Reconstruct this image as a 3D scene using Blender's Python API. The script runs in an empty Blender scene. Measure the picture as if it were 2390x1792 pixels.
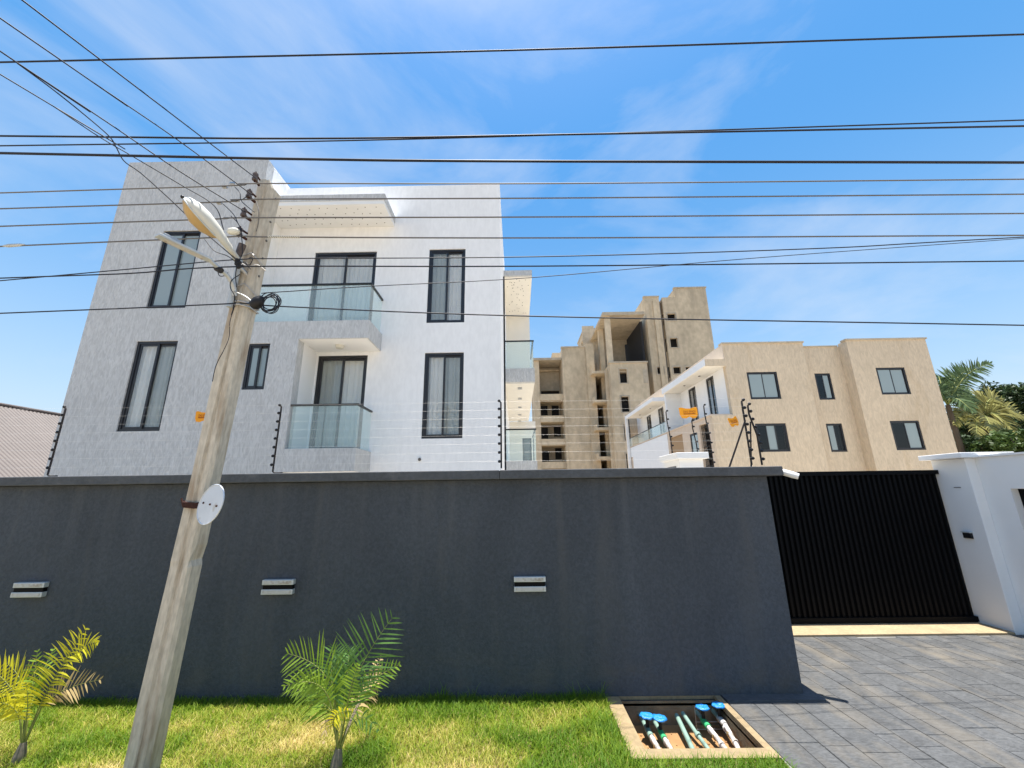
import bpy, math, random
from mathutils import Vector, Matrix, noise
random.seed(7)
S = bpy.context.scene
COL = S.collection
rad = math.radians

# ---------------------------------------------------------------- camera
CAM_H = 2.0
FPX, PITCH, ROLL, YAW = 953.56, 0.259567, -0.0136091, -0.009612   # focal length in photo pixels (2390 wide)
FW = Vector((math.sin(YAW)*math.cos(PITCH), math.cos(YAW)*math.cos(PITCH), math.sin(PITCH)))
r0 = Vector((math.cos(YAW), -math.sin(YAW), 0)); u0 = r0.cross(FW)
RT = math.cos(ROLL)*r0 + math.sin(ROLL)*u0
UP = -math.sin(ROLL)*r0 + math.cos(ROLL)*u0
CP = Vector((0, 0, CAM_H))
cd = bpy.data.cameras.new('camera'); cam = bpy.data.objects.new('camera', cd); COL.objects.link(cam)
cam.matrix_world = Matrix(((RT.x, UP.x, -FW.x, CP.x), (RT.y, UP.y, -FW.y, CP.y), (RT.z, UP.z, -FW.z, CP.z), (0, 0, 0, 1)))
cd.sensor_fit = 'HORIZONTAL'; cd.sensor_width = 36.0; cd.lens = FPX/2390*36.0
cd.clip_start = 0.05; cd.clip_end = 5000
S.camera = cam
def ray(x, y): return FW + RT*((x-1195)/FPX) - UP*((y-896)/FPX)
def aty(x, y, Y): d = ray(x, y); return CP + d*(Y/d.y)
def atz(x, y, Z): d = ray(x, y); return CP + d*((Z-CAM_H)/d.z)
def atx(x, y, X): d = ray(x, y); return CP + d*(X/d.x)

# ---------------------------------------------------------------- sky and sun
SUN_EL, SUN_AZ = 88.2, -12.0          # azimuth measured from +Y towards +X
w = bpy.data.worlds.new('World'); S.world = w; w.use_nodes = True
nt = w.node_tree; nt.nodes.clear()
N = nt.nodes.new; L = nt.links.new
out = N('ShaderNodeOutputWorld'); bg = N('ShaderNodeBackground'); bg.inputs[1].default_value = 0.085
sky = N('ShaderNodeTexSky'); sky.sky_type = 'NISHITA'; sky.sun_disc = False
sky.sun_elevation = rad(SUN_EL); sky.sun_rotation = rad(SUN_AZ)
sky.air_density = 1.0; sky.dust_density = 1.2; sky.ozone_density = 2.5; sky.altitude = 50
hs = N('ShaderNodeHueSaturation'); hs.inputs['Saturation'].default_value = 1.5; hs.inputs['Value'].default_value = 0.92
hs.inputs['Hue'].default_value = 0.489
L(sky.outputs[0], hs.inputs['Color'])
tc = N('ShaderNodeTexCoord'); mp = N('ShaderNodeMapping'); mp.inputs['Scale'].default_value = (1.0, 1.0, 2.6)
mp.inputs['Rotation'].default_value = (0.2, 0.5, 0.6); mp.inputs['Location'].default_value = (1.95, 8.69, 3.93)
L(tc.outputs['Generated'], mp.inputs[0])
# pale haze towards the horizon, the same all round
sx = N('ShaderNodeSeparateXYZ'); L(tc.outputs['Generated'], sx.inputs[0])
om = N('ShaderNodeMath'); om.operation = 'SUBTRACT'; om.inputs[0].default_value = 1.0; om.use_clamp = True; L(sx.outputs['Z'], om.inputs[1])
pw = N('ShaderNodeMath'); pw.operation = 'POWER'; pw.inputs[1].default_value = 2.2; L(om.outputs[0], pw.inputs[0])
hf = N('ShaderNodeMath'); hf.operation = 'MULTIPLY'; hf.inputs[1].default_value = 0.95; L(pw.outputs[0], hf.inputs[0])
hz = N('ShaderNodeMixRGB'); hz.inputs[2].default_value = (2.9, 3.2, 3.55, 1); L(hf.outputs[0], hz.inputs[0]); L(hs.outputs[0], hz.inputs[1])
nz = N('ShaderNodeTexNoise'); nz.inputs['Scale'].default_value = 1.7; nz.inputs['Detail'].default_value = 9; nz.inputs['Roughness'].default_value = 0.58
nz.inputs['Distortion'].default_value = 0.35
L(mp.outputs[0], nz.inputs['Vector'])
mr = N('ShaderNodeMapRange'); mr.inputs[1].default_value = 0.46; mr.inputs[2].default_value = 0.95; mr.inputs[4].default_value = 0.85
L(nz.outputs['Fac'], mr.inputs[0])
mix = N('ShaderNodeMixRGB'); mix.inputs[2].default_value = (3.5, 3.7, 4.0, 1)
L(mr.outputs[0], mix.inputs[0]); L(hz.outputs[0], mix.inputs[1])
L(mix.outputs[0], bg.inputs[0]); L(bg.outputs[0], out.inputs[0])

sl = bpy.data.lights.new('sun', 'SUN'); sl.energy = 3.7; sl.angle = rad(0.5); sl.color = (1.0, 0.96, 0.9)
so = bpy.data.objects.new('sun', sl); COL.objects.link(so); so.location = (0, 0, 60)
sd = Vector((math.cos(rad(SUN_EL))*math.sin(rad(SUN_AZ)), math.cos(rad(SUN_EL))*math.cos(rad(SUN_AZ)), math.sin(rad(SUN_EL))))
so.rotation_euler = sd.to_track_quat('Z', 'Y').to_euler()

S.view_settings.view_transform = 'Standard'; S.view_settings.look = 'None'
S.view_settings.gamma = 1.0; S.view_settings.use_curve_mapping = False
S.view_settings.exposure = 1.56

# ---------------------------------------------------------------- materials
def mat(name, col, rough=0.8, metal=0.0, spec=0.3, var=0.0, vscale=(3, 3, 3), var2=0.0, v2scale=(25, 25, 25),
        bump=0.0, bscale=(40, 40, 40), bdist=0.01, tint=None, tscale=(1, 1, 1), tlo=0.5, thi=0.7, tfac=0.6, transl=0.0, distort=0.0, detail=5, world=False):
    m = bpy.data.materials.new(name); m.use_nodes = True
    t = m.node_tree; b = t.nodes['Principled BSDF']; n = t.nodes.new; l = t.links.new
    b.inputs['Roughness'].default_value = rough; b.inputs['Metallic'].default_value = metal
    b.inputs['Specular IOR Level'].default_value = spec
    b.inputs['Base Color'].default_value = (*col, 1)
    tcn = n('ShaderNodeNewGeometry') if world else n('ShaderNodeTexCoord'); tco = tcn.outputs['Position' if world else 'Object']
    def nz(scale, det=detail, dist=distort):
        mpn = n('ShaderNodeMapping'); mpn.inputs['Scale'].default_value = scale
        l(tco, mpn.inputs[0])
        z = n('ShaderNodeTexNoise'); z.inputs['Scale'].default_value = 1.0; z.inputs['Detail'].default_value = det
        z.inputs['Distortion'].default_value = dist
        l(mpn.outputs[0], z.inputs['Vector']); return z.outputs['Fac']
    cur = None
    def scale_by(fac, amount, cur, lo=.25, hi=.75):
        mrn = n('ShaderNodeMapRange'); mrn.inputs[1].default_value = lo; mrn.inputs[2].default_value = hi
        mrn.inputs[3].default_value = 1-amount; mrn.inputs[4].default_value = 1+amount
        l(fac, mrn.inputs[0])
        mx = n('ShaderNodeMixRGB'); mx.blend_type = 'MULTIPLY'; mx.inputs[0].default_value = 1
        if cur is None: mx.inputs[1].default_value = (*col, 1)
        else: l(cur, mx.inputs[1])
        l(mrn.outputs[0], mx.inputs[2]); return mx.outputs[0]
    if var: cur = scale_by(nz(vscale), var, cur)
    if var2: cur = scale_by(nz(v2scale), var2, cur, .36, .64)
    if tint:
        mrn = n('ShaderNodeMapRange'); mrn.inputs[1].default_value = tlo; mrn.inputs[2].default_value = thi; mrn.inputs[4].default_value = tfac
        l(nz(tscale, 6), mrn.inputs[0])
        mx = n('ShaderNodeMixRGB'); l(mrn.outputs[0], mx.inputs[0]); mx.inputs[2].default_value = (*tint, 1)
        if cur is None: mx.inputs[1].default_value = (*col, 1)
        else: l(cur, mx.inputs[1])
        cur = mx.outputs[0]
    if cur is not None: l(cur, b.inputs['Base Color'])
    if bump:
        bp = n('ShaderNodeBump'); bp.inputs['Strength'].default_value = bump; bp.inputs['Distance'].default_value = bdist
        l(nz(bscale), bp.inputs['Height']); l(bp.outputs[0], b.inputs['Normal'])
    if transl:
        o = t.nodes['Material Output']; tr = n('ShaderNodeBsdfTranslucent'); ms = n('ShaderNodeMixShader'); ms.inputs[0].default_value = transl
        if cur is not None: l(cur, tr.inputs[0])
        else: tr.inputs[0].default_value = (*col, 1)
        l(b.outputs[0], ms.inputs[1]); l(tr.outputs[0], ms.inputs[2]); l(ms.outputs[0], o.inputs[0])
    return m
def glass(name, tint, milk=0.0, milkcol=(.6, .75, .75), boost=1.0, rough=0.0):
    m = bpy.data.materials.new(name); m.use_nodes = True; t = m.node_tree; t.nodes.clear(); n = t.nodes.new; l = t.links.new
    o = n('ShaderNodeOutputMaterial'); tr = n('ShaderNodeBsdfTransparent'); tr.inputs[0].default_value = (*tint, 1)
    df = n('ShaderNodeBsdfDiffuse'); df.inputs[0].default_value = (*milkcol, 1)
    gl = n('ShaderNodeBsdfGlossy'); gl.inputs['Roughness'].default_value = rough; gl.inputs[0].default_value = (1, 1, 1, 1)
    fr = n('ShaderNodeFresnel'); ge = n('ShaderNodeNewGeometry'); io = n('ShaderNodeMath'); io.operation = 'MULTIPLY_ADD'
    io.inputs[1].default_value = -.83333; io.inputs[2].default_value = 1.5; l(ge.outputs['Backfacing'], io.inputs[0]); l(io.outputs[0], fr.inputs[0])   # no false total reflection at the rear face
    mu = n('ShaderNodeMath'); mu.operation = 'MULTIPLY'; mu.inputs[1].default_value = boost; mu.use_clamp = True
    l(fr.outputs[0], mu.inputs[0])
    m1 = n('ShaderNodeMixShader'); m1.inputs[0].default_value = milk; l(tr.outputs[0], m1.inputs[1]); l(df.outputs[0], m1.inputs[2])
    m2 = n('ShaderNodeMixShader'); l(mu.outputs[0], m2.inputs[0]); l(m1.outputs[0], m2.inputs[1]); l(gl.outputs[0], m2.inputs[2])
    l(m2.outputs[0], o.inputs[0]); return m

M = {}
M['white'] = mat('white_render', (.87, .865, .85), .85, var=.035, vscale=(.7, .7, .5), var2=.03, v2scale=(14, 14, 5), bump=.12, bscale=(30, 30, 12), bdist=.01,
                 tint=(.64, .64, .63), tscale=(1.4, 1.4, .45), tlo=.55, thi=.8, tfac=.3)
M['white_plain'] = mat('white_paint', (.80, .80, .79), .75, var=.03, vscale=(2, 2, 2), bump=.05)
M['soffit'] = mat('soffit_paint', (.78, .75, .68), .85, var=.03)
M['stucco'] = mat('grey_bark_stucco', (.52, .525, .52), .9, var=.06, vscale=(.8, .8, .5), var2=.12, v2scale=(20, 20, 5), bump=.7, bscale=(19, 19, 5), bdist=.025, distort=1.4)
M['boundary'] = mat('charcoal_paint', (.064, .072, .084), .8, spec=.2, var=.16, vscale=(1.3, 1.3, .7), var2=.13, v2scale=(30, 30, 26), bump=.9, bscale=(38, 38, 34), bdist=.012, distort=.9,
                    tint=(.095, .096, .096), tscale=(3.4, 3.4, .35), tlo=.54, thi=.78, tfac=.55)
M['coping'] = mat('charcoal_coping', (.078, .083, .09), .8, var=.15, vscale=(3, 3, 3), var2=.1, bump=.7, bscale=(45, 45, 45), bdist=.008, tint=(.13, .13, .13), tscale=(6, 6, 14), tlo=.55, thi=.75, tfac=.5)
M['frame'] = mat('dark_window_frame', (.018, .018, .021), .35, spec=.5)
M['pane'] = glass('window_glass', (.98, .985, .985), 0.03, (.5, .55, .55), 1.0)
M['pane_blind'] = glass('frosted_window_glass', (.30, .36, .36), 0.75, (.36, .43, .43), 1.5, .05)
M['pane_screen'] = glass('screened_window_glass', (.88, .9, .9), 0.06, (.25, .28, .29), 1.0)
M['pane_dark'] = glass('dark_room_glass', (.5, .52, .52), 0.0, (.1, .1, .1), .8)
M['rail_glass'] = glass('balcony_glass', (.95, .99, .98), 0.11, (.82, .97, .94), .9)
M['curtain'] = mat('white_curtain', (.93, .92, .87), .9, transl=.3, var=.05)
M['dark'] = mat('unlit_interior_black', (.03, .03, .032), .9)  # near-black colour standing in for unlit interiors
M['rail'] = mat('dark_handrail', (.03, .03, .03), .4, metal=.3)
M['spot'] = mat('dark_spot_dimple', (.12, .11, .10), .6)
M['black'] = mat('black_powder_coat', (.0035, .0035, .004), .6, spec=.12, var=.1)
M['blackgap'] = mat('black_sheet', (.003, .003, .003), .8, spec=.1)
M['tan'] = mat('tan_render', (.60, .49, .355), .9, var=.06, vscale=(.5, .5, .4), var2=.09, v2scale=(9, 9, 2.6), bump=.8, bscale=(10, 10, 3), bdist=.03, distort=1.2,
               tint=(.46, .34, .20), tscale=(1.0, 1.0, .25), tlo=.58, thi=.8, tfac=.5)
M['pinkish'] = mat('pale_peach_render', (.60, .49, .38), .9, var=.05)
M['brown'] = mat('brown_roller_door', (.36, .235, .125), .7)
M['cement'] = mat('raw_cement_plaster', (.575, .47, .325), .95, var=.16, vscale=(.35, .35, .25), var2=.10, v2scale=(1.8, 1.8, 1.2), bump=.3, bscale=(6, 6, 6), bdist=.03,
                  tint=(.34, .28, .20), tscale=(.5, .5, .12), tlo=.53, thi=.72, tfac=.6)
M['cement_grey'] = mat('grey_cement_plaster', (.47, .40, .30), .95, var=.12, vscale=(.5, .5, .3), var2=.08, v2scale=(2, 2, 2), tint=(.2, .19, .17), tscale=(.6, .6, .15), tlo=.55, thi=.75, tfac=.6)
M['pipe_grey'] = mat('grey_downpipe', (.17, .16, .15), .6)
M['concrete'] = mat('weathered_pole_concrete', (.53, .47, .375), .9, var=.12, vscale=(2, 2, .8), var2=.12, v2scale=(40, 40, 12), bump=.6, bscale=(60, 60, 18), bdist=.006,
                    tint=(.26, .18, .11), tscale=(11, 11, 1.6), tlo=.50, thi=.68, tfac=.75)
M['plate'] = mat('galvanised_plate', (.60, .63, .67), .45, metal=.25, var=.08, vscale=(5, 5, 5), tint=(.36, .31, .22), tscale=(9, 9, 9), tlo=.6, thi=.72, tfac=.5)
M['rust'] = mat('rusty_strap', (.055, .022, .016), .8, var=.3, vscale=(30, 30, 30))
M['lampbody'] = mat('lamp_grey_cream', (.62, .60, .52), .5, var=.05, vscale=(6, 6, 6), tint=(.38, .34, .27), tscale=(5, 5, 5), tlo=.58, thi=.75, tfac=.4)
M['lens'] = mat('amber_lens', (.72, .52, .25), .3, spec=.5, transl=.45)
M['steel'] = mat('galvanised_steel', (.42, .43, .43), .45, metal=.6, var=.12, vscale=(12, 12, 12))
M['alu'] = mat('aluminium_housing', (.50, .52, .52), .5, metal=.3, var=.08, vscale=(9, 9, 9))
M['wire_dark'] = mat('black_cable', (.010, .011, .018), .55)
M['wire_alu'] = mat('aged_aluminium_wire', (.16, .15, .14), .6, metal=.4)
M['wire_fence'] = mat('bright_fence_wire', (.68, .66, .62), .4, metal=.5)
M['rubber'] = mat('black_plastic', (.012, .012, .014), .5)
M['fencepost'] = mat('black_fence_post', (.018, .014, .013), .5)
M['porcelain'] = mat('dirty_insulator', (.10, .075, .065), .5, var=.3, vscale=(30, 30, 30))
M['bronze'] = mat('clamp_metal', (.45, .44, .43), .35, metal=.8)
M['orange'] = mat('orange_warning_plate', (.83, .33, .012), .5)
M['signprint'] = mat('sign_print', (.30, .05, .005), .6)
M['soil'] = mat('lawn_soil', (.12, .10, .04), 1, var=.25, vscale=(5, 5, 5), tint=(.30, .24, .10), tscale=(1.5, 1.5, 1.5), tlo=.48, thi=.6, tfac=.7)
M['dirt'] = mat('bare_ground', (.30, .25, .19), 1, var=.15, vscale=(.3, .3, .3))
M['compound'] = mat('compound_paving', (.52, .46, .37), .9, var=.1, vscale=(1, 1, 1))  # yard hidden by the wall, paled so sunlight bounces onto the facades
M['road'] = mat('pale_bounce_street', (.36, .30, .22), .9, var=.15, vscale=(2, 2, 2), bump=.3, bscale=(90, 90, 90))  # unseen street, kept pale and warm to bounce fill light onto the wall
M['grout'] = mat('tile_grout', (.20, .195, .18), .95, var=.2, vscale=(3, 3, 3))
M['sill'] = mat('sandy_cement_sill', (.33, .25, .15), .95, var=.14, vscale=(3, 3, 3), var2=.1, bump=.3)
M['kerb'] = mat('sandy_cement_frame', (.26, .195, .11), .95, var=.12, vscale=(5, 5, 5), var2=.10, v2scale=(30, 30, 30), bump=.5, bscale=(40, 40, 40), tint=(.16, .13, .085), tscale=(6, 6, 6), tlo=.56, thi=.74, tfac=.5)
M['pitwall'] = mat('damp_pit_plaster', (.21, .16, .10), .9, var=.35, vscale=(9, 9, 9), bump=.8, bscale=(16, 16, 16), bdist=.02)
M['pitfloor'] = mat('sandy_pit_floor', (.30, .17, .075), .95, var=.25, vscale=(8, 8, 8))
M['pvc_white'] = mat('white_pvc', (.50, .48, .45), .5, var=.12, vscale=(20, 20, 20), tint=(.22, .15, .08), tscale=(14, 14, 14), tlo=.5, thi=.65, tfac=.6)
M['pvc_green'] = mat('green_ppr', (.05, .36, .14), .4)
M['pvc_teal'] = mat('pale_teal_pipe', (.20, .30, .25), .45, var=.1, vscale=(20, 20, 20))
M['brass'] = mat('brass_union', (.45, .33, .16), .4, metal=.6)
M['blue'] = mat('blue_valve_wrap', (.012, .20, .55), .35, spec=.6, bump=.9, bscale=(110, 110, 110), bdist=.008, var=.25, vscale=(70, 70, 70))
M['cctv'] = mat('white_camera_plastic', (.75, .74, .72), .4)
M['corrug'] = mat('faded_corrugated_sheet', (.105, .085, .075), .6, var=.08, vscale=(.8, .8, .8), var2=.06, v2scale=(4, 4, 4))
M['bark'] = mat('palm_stem', (.20, .165, .12), .9, var=.3, vscale=(20, 20, 30))
M['petiole'] = mat('palm_petiole', (.22, .24, .06), .6, var=.2, vscale=(10, 10, 10))
M['frond_g'] = mat('palm_leaf_green', (.13, .25, .06), .45, var=.25, vscale=(12, 12, 12), transl=.35)
M['frond_y'] = mat('palm_leaf_yellow', (.62, .57, .03), .45, var=.2, vscale=(12, 12, 12), transl=.35)
M['frond_l'] = mat('palm_leaf_lime', (.24, .36, .04), .45, var=.25, vscale=(12, 12, 12), transl=.35)
M['frond_d'] = mat('palm_leaf_dead', (.42, .31, .14), .8, var=.2, vscale=(15, 15, 15))
M['frond_far'] = mat('far_palm_leaf', (.085, .13, .045), .5, var=.2, vscale=(2, 2, 2), transl=.3)
M['frond_far_y'] = mat('far_palm_leaf_yellow', (.27, .25, .07), .5, var=.2, vscale=(2, 2, 2), transl=.3)
M['leaf_d'] = mat('dark_tree_leaf', (.045, .075, .028), .5, var=.4, vscale=(1.2, 1.2, 1.2), transl=.2)
M['leaf_m'] = mat('mid_tree_leaf', (.075, .12, .03), .5, var=.4, vscale=(1.5, 1.5, 1.5), transl=.25)
M['trunk'] = mat('tree_bark', (.14, .11, .08), .95, var=.25, vscale=(5, 5, 2))

def grass_mat():
    m = bpy.data.materials.new('grass_blades'); m.use_nodes = True; t = m.node_tree; b = t.nodes['Principled BSDF']; n = t.nodes.new; l = t.links.new
    at = n('ShaderNodeAttribute'); at.attribute_name = 'tone'
    cr = n('ShaderNodeValToRGB'); e = cr.color_ramp.elements
    e[0].position = 0.0; e[0].color = (.10, .20, .012, 1); e[1].position = 1.0; e[1].color = (.72, .57, .25, 1)
    k = cr.color_ramp.elements.new(.40); k.color = (.24, .33, .02, 1)
    k = cr.color_ramp.elements.new(.66); k.color = (.46, .42, .085, 1)
    l(at.outputs['Fac'], cr.inputs[0]); l(cr.outputs[0], b.inputs['Base Color']); b.inputs['Roughness'].default_value = .6
    b.inputs['Specular IOR Level'].default_value = .25
    o = t.nodes['Material Output']; tr = n('ShaderNodeBsdfTranslucent'); l(cr.outputs[0], tr.inputs[0])
    ms = n('ShaderNodeMixShader'); ms.inputs[0].default_value = .4
    l(b.outputs[0], ms.inputs[1]); l(tr.outputs[0], ms.inputs[2]); l(ms.outputs[0], o.inputs[0]); return m
M['grass'] = grass_mat()
def tile_mat():
    m = mat('slate_paving_tile', (.078, .080, .081), .7, spec=.25, var=.2, vscale=(4, 4, 4), var2=.2, v2scale=(22, 48, 20), bump=.7, bscale=(16, 40, 20), bdist=.01,
            tint=(.20, .17, .125), tscale=(3.2, 1.1, 1), tlo=.48, thi=.80, tfac=.6, world=True, distort=.8, detail=8)
    t = m.node_tree; b = t.nodes['Principled BSDF']; n = t.nodes.new; l = t.links.new
    oi = n('ShaderNodeObjectInfo'); mrn = n('ShaderNodeMapRange'); mrn.inputs[3].default_value = .92; mrn.inputs[4].default_value = 1.08
    l(oi.outputs['Random'], mrn.inputs[0]); mx = n('ShaderNodeMixRGB'); mx.blend_type = 'MULTIPLY'; mx.inputs[0].default_value = 1
    src = b.inputs['Base Color'].links[0].from_socket
    l(src, mx.inputs[1]); l(mrn.outputs[0], mx.inputs[2]); l(mx.outputs[0], b.inputs['Base Color'])
    return m
M['tile'] = tile_mat()
def weather(m, z_a, z_b, scale, lo, hi, fac, col):
    """rain streaks / dust with their own shape, mixed into a material between two heights"""
    t = m.node_tree; b = t.nodes['Principled BSDF']; n = t.nodes.new; l = t.links.new
    ge = n('ShaderNodeNewGeometry'); sp_ = n('ShaderNodeSeparateXYZ'); l(ge.outputs['Position'], sp_.inputs[0])
    mk = n('ShaderNodeMapRange'); mk.inputs[1].default_value = z_a; mk.inputs[2].default_value = z_b; l(sp_.outputs['Z'], mk.inputs[0])
    mpn = n('ShaderNodeMapping'); mpn.inputs['Scale'].default_value = scale; l(ge.outputs['Position'], mpn.inputs[0])
    z = n('ShaderNodeTexNoise'); z.inputs['Scale'].default_value = 1; z.inputs['Detail'].default_value = 6; l(mpn.outputs[0], z.inputs['Vector'])
    th = n('ShaderNodeMapRange'); th.inputs[1].default_value = lo; th.inputs[2].default_value = hi; th.inputs[4].default_value = fac; l(z.outputs['Fac'], th.inputs[0])
    mu = n('ShaderNodeMath'); mu.operation = 'MULTIPLY'; l(mk.outputs[0], mu.inputs[0]); l(th.outputs[0], mu.inputs[1])
    mx = n('ShaderNodeMixRGB'); l(mu.outputs[0], mx.inputs[0]); l(b.inputs['Base Color'].links[0].from_socket, mx.inputs[1]); mx.inputs[2].default_value = (*col, 1)
    l(mx.outputs[0], b.inputs['Base Color'])
weather(M['boundary'], .9, 2.1, (7, 7, .25), .52, .72, .32, (.125, .13, .135))      # pale run-off streaks below the coping
weather(M['boundary'], .45, .0, (3.5, 3.5, 5), .46, .66, .5, (.12, .105, .08))        # dust splashed up from the lawn

# ---------------------------------------------------------------- mesh helpers
ROOT = {}
def tag(o, label=None, cat=None, group=None, kind=None):
    if label: o['label'] = label
    if cat: o['category'] = cat
    if group: o['group'] = group
    if kind: o['kind'] = kind
    return o
def thing(name, loc, label, cat, group=None):
    o = bpy.data.objects.new(name, None); COL.objects.link(o); o.location = loc; o.empty_display_size = .2
    ROOT[o.name] = Vector(loc); return tag(o, label, cat, group)
def front(u, d, z): return (u, d, z)
class MB:
    def __init__(s, xf=None): s.v = []; s.f = []; s.xf = xf; s.sm = []
    def add(s, vs, fs, smooth=False):
        b = len(s.v)
        s.v += [tuple(s.xf(*p)) if s.xf else tuple(p) for p in vs]
        s.f += [tuple(i+b for i in f) for f in fs]; s.sm += [smooth]*len(fs); return s
    def box(s, x0, x1, y0, y1, z0, z1):
        if x0 > x1: x0, x1 = x1, x0
        if y0 > y1: y0, y1 = y1, y0
        if z0 > z1: z0, z1 = z1, z0
        return s.add([(x0, y0, z0), (x1, y0, z0), (x1, y1, z0), (x0, y1, z0), (x0, y0, z1), (x1, y0, z1), (x1, y1, z1), (x0, y1, z1)],
                     [(0, 3, 2, 1), (4, 5, 6, 7), (0, 1, 5, 4), (1, 2, 6, 5), (2, 3, 7, 6), (3, 0, 4, 7)])
    def panel(s, u0, u1, z0, z1, holes=(), th=.25, d0=0.0):
        """wall with real openings, front face at depth d0"""
        us = sorted(set([u0, u1]+[h[0] for h in holes]+[h[1] for h in holes])); zs = sorted(set([z0, z1]+[h[2] for h in holes]+[h[3] for h in holes]))
        us = [u for u in us if u0 <= u <= u1]; zs = [z for z in zs if z0 <= z <= z1]
        hol = lambda u, z: any(h[0] < u < h[1] and h[2] < z < h[3] for h in holes) or not (u0 < u < u1 and z0 < z < z1)
        d1 = d0+th; q = []
        def quad(*p): q.extend(p); s.add(p, [(0, 1, 2, 3)])
        for i in range(len(us)-1):
            for j in range(len(zs)-1):
                a, b, c, e = us[i], us[i+1], zs[j], zs[j+1]; um, zm = (a+b)/2, (c+e)/2
                if hol(um, zm): continue
                quad((a, d0, c), (b, d0, c), (b, d0, e), (a, d0, e)); quad((b, d1, c), (a, d1, c), (a, d1, e), (b, d1, e))
                ul = (us[i-1]+a)/2 if i else u0-1; ur = (us[i+2]+b)/2 if i+2 < len(us) else u1+1
                zl = (zs[j-1]+c)/2 if j else z0-1; zr = (zs[j+2]+e)/2 if j+2 < len(zs) else z1+1
                if hol(ul, zm): quad((a, d1, c), (a, d0, c), (a, d0, e), (a, d1, e))
                if hol(ur, zm): quad((b, d0, c), (b, d1, c), (b, d1, e), (b, d0, e))
                if hol(um, zl): quad((a, d1, c), (b, d1, c), (b, d0, c), (a, d0, c))
                if hol(um, zr): quad((a, d0, e), (b, d0, e), (b, d1, e), (a, d1, e))
        return s
    def tube(s, pts, r, n=6, cap=True, smooth=True):
        pts = [Vector(p) for p in pts]; rs = r if isinstance(r, (list, tuple)) else [r]*len(pts)
        vs = []; fs = []; prev = None
        for i, p in enumerate(pts):
            t = (pts[min(i+1, len(pts)-1)]-pts[max(i-1, 0)]).normalized()
            if prev is None:
                a = Vector((0, 0, 1)) if abs(t.z) < .9 else Vector((0, 1, 0)); x = t.cross(a).normalized()
            else: x = (prev-t*prev.dot(t)).normalized()
            prev = x; y = t.cross(x)
            vs += [p+(x*math.cos(6.28318*k/n)+y*math.sin(6.28318*k/n))*rs[i] for k in range(n)]
        for i in range(len(pts)-1):
            for k in range(n): fs.append((i*n+k, i*n+(k+1) % n, (i+1)*n+(k+1) % n, (i+1)*n+k))
        s.add(vs, fs, smooth)
        if cap: s.add(vs[:n], [tuple(range(n-1, -1, -1))]); s.add(vs[-n:], [tuple(range(n))])
        return s
    def ball(s, c, r, n=8, m=5, sc=(1, 1, 1)):
        c = Vector(c); vs = []; fs = []
        for i in range(m+1):
            th = math.pi*i/m
            for k in range(n):
                ph = 6.28318*k/n; vs.append((c.x+r*sc[0]*math.sin(th)*math.cos(ph), c.y+r*sc[1]*math.sin(th)*math.sin(ph), c.z+r*sc[2]*math.cos(th)))
        for i in range(m):
            for k in range(n): fs.append((i*n+k, (i+1)*n+k, (i+1)*n+(k+1) % n, i*n+(k+1) % n))
        return s.add(vs, fs, True)
    def build(s, name, m, parent=None, label=None, cat=None, group=None, kind=None, bevel=0, loc=None):
        me = bpy.data.meshes.new(name); off = Vector((0, 0, 0)); p = parent
        while p is not None:
            if p.name in ROOT: off = ROOT[p.name]; break
            p = p.parent
        if loc is not None: off = Vector(loc)
        me.from_pydata([(Vector(v)-off) for v in s.v], [], s.f); me.validate()
        if len(me.polygons) == len(s.sm): me.polygons.foreach_set('use_smooth', s.sm)
        me.materials.append(M[m] if isinstance(m, str) else m); me.update()
        o = bpy.data.objects.new(name, me); COL.objects.link(o)
        if parent is not None: o.parent = parent
        if loc is not None: o.location = loc
        if bevel:
            bv = o.modifiers.new('bevel', 'BEVEL'); bv.width = bevel; bv.segments = 2; bv.limit_method = 'ANGLE'
        return tag(o, label, cat, group, kind)
def bx(name, m, parent, *a, xf=None, bevel=0, **k): return MB(xf).box(*a).build(name, m, parent, bevel=bevel, **k)
def copy_tree(o, parent=None):
    c = o.copy(); COL.objects.link(c); c.parent = parent
    for ch in list(o.children): copy_tree(ch, c)
    return c
def bez(p, n=10):
    p = [Vector(q) for q in p]; out = []
    for i in range(n+1):
        t = i/n; q = p
        while len(q) > 1: q = [q[j].lerp(q[j+1], t) for j in range(len(q)-1)]
        out.append(q[0])
    return out
def spline(pts, sub=8):
    """Catmull-Rom through the points"""
    P = [Vector(p) for p in pts]; P = [P[0]*2-P[1]]+P+[P[-1]*2-P[-2]]; out = []
    for i in range(1, len(P)-2):
        for k in range(sub):
            t = k/sub; a, b, c, d = P[i-1:i+3]
            out.append(.5*((2*b)+(c-a)*t+(2*a-5*b+4*c-d)*t*t+(3*b-a-3*c+d)*t**3))
    out.append(P[-2]); return out

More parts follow.
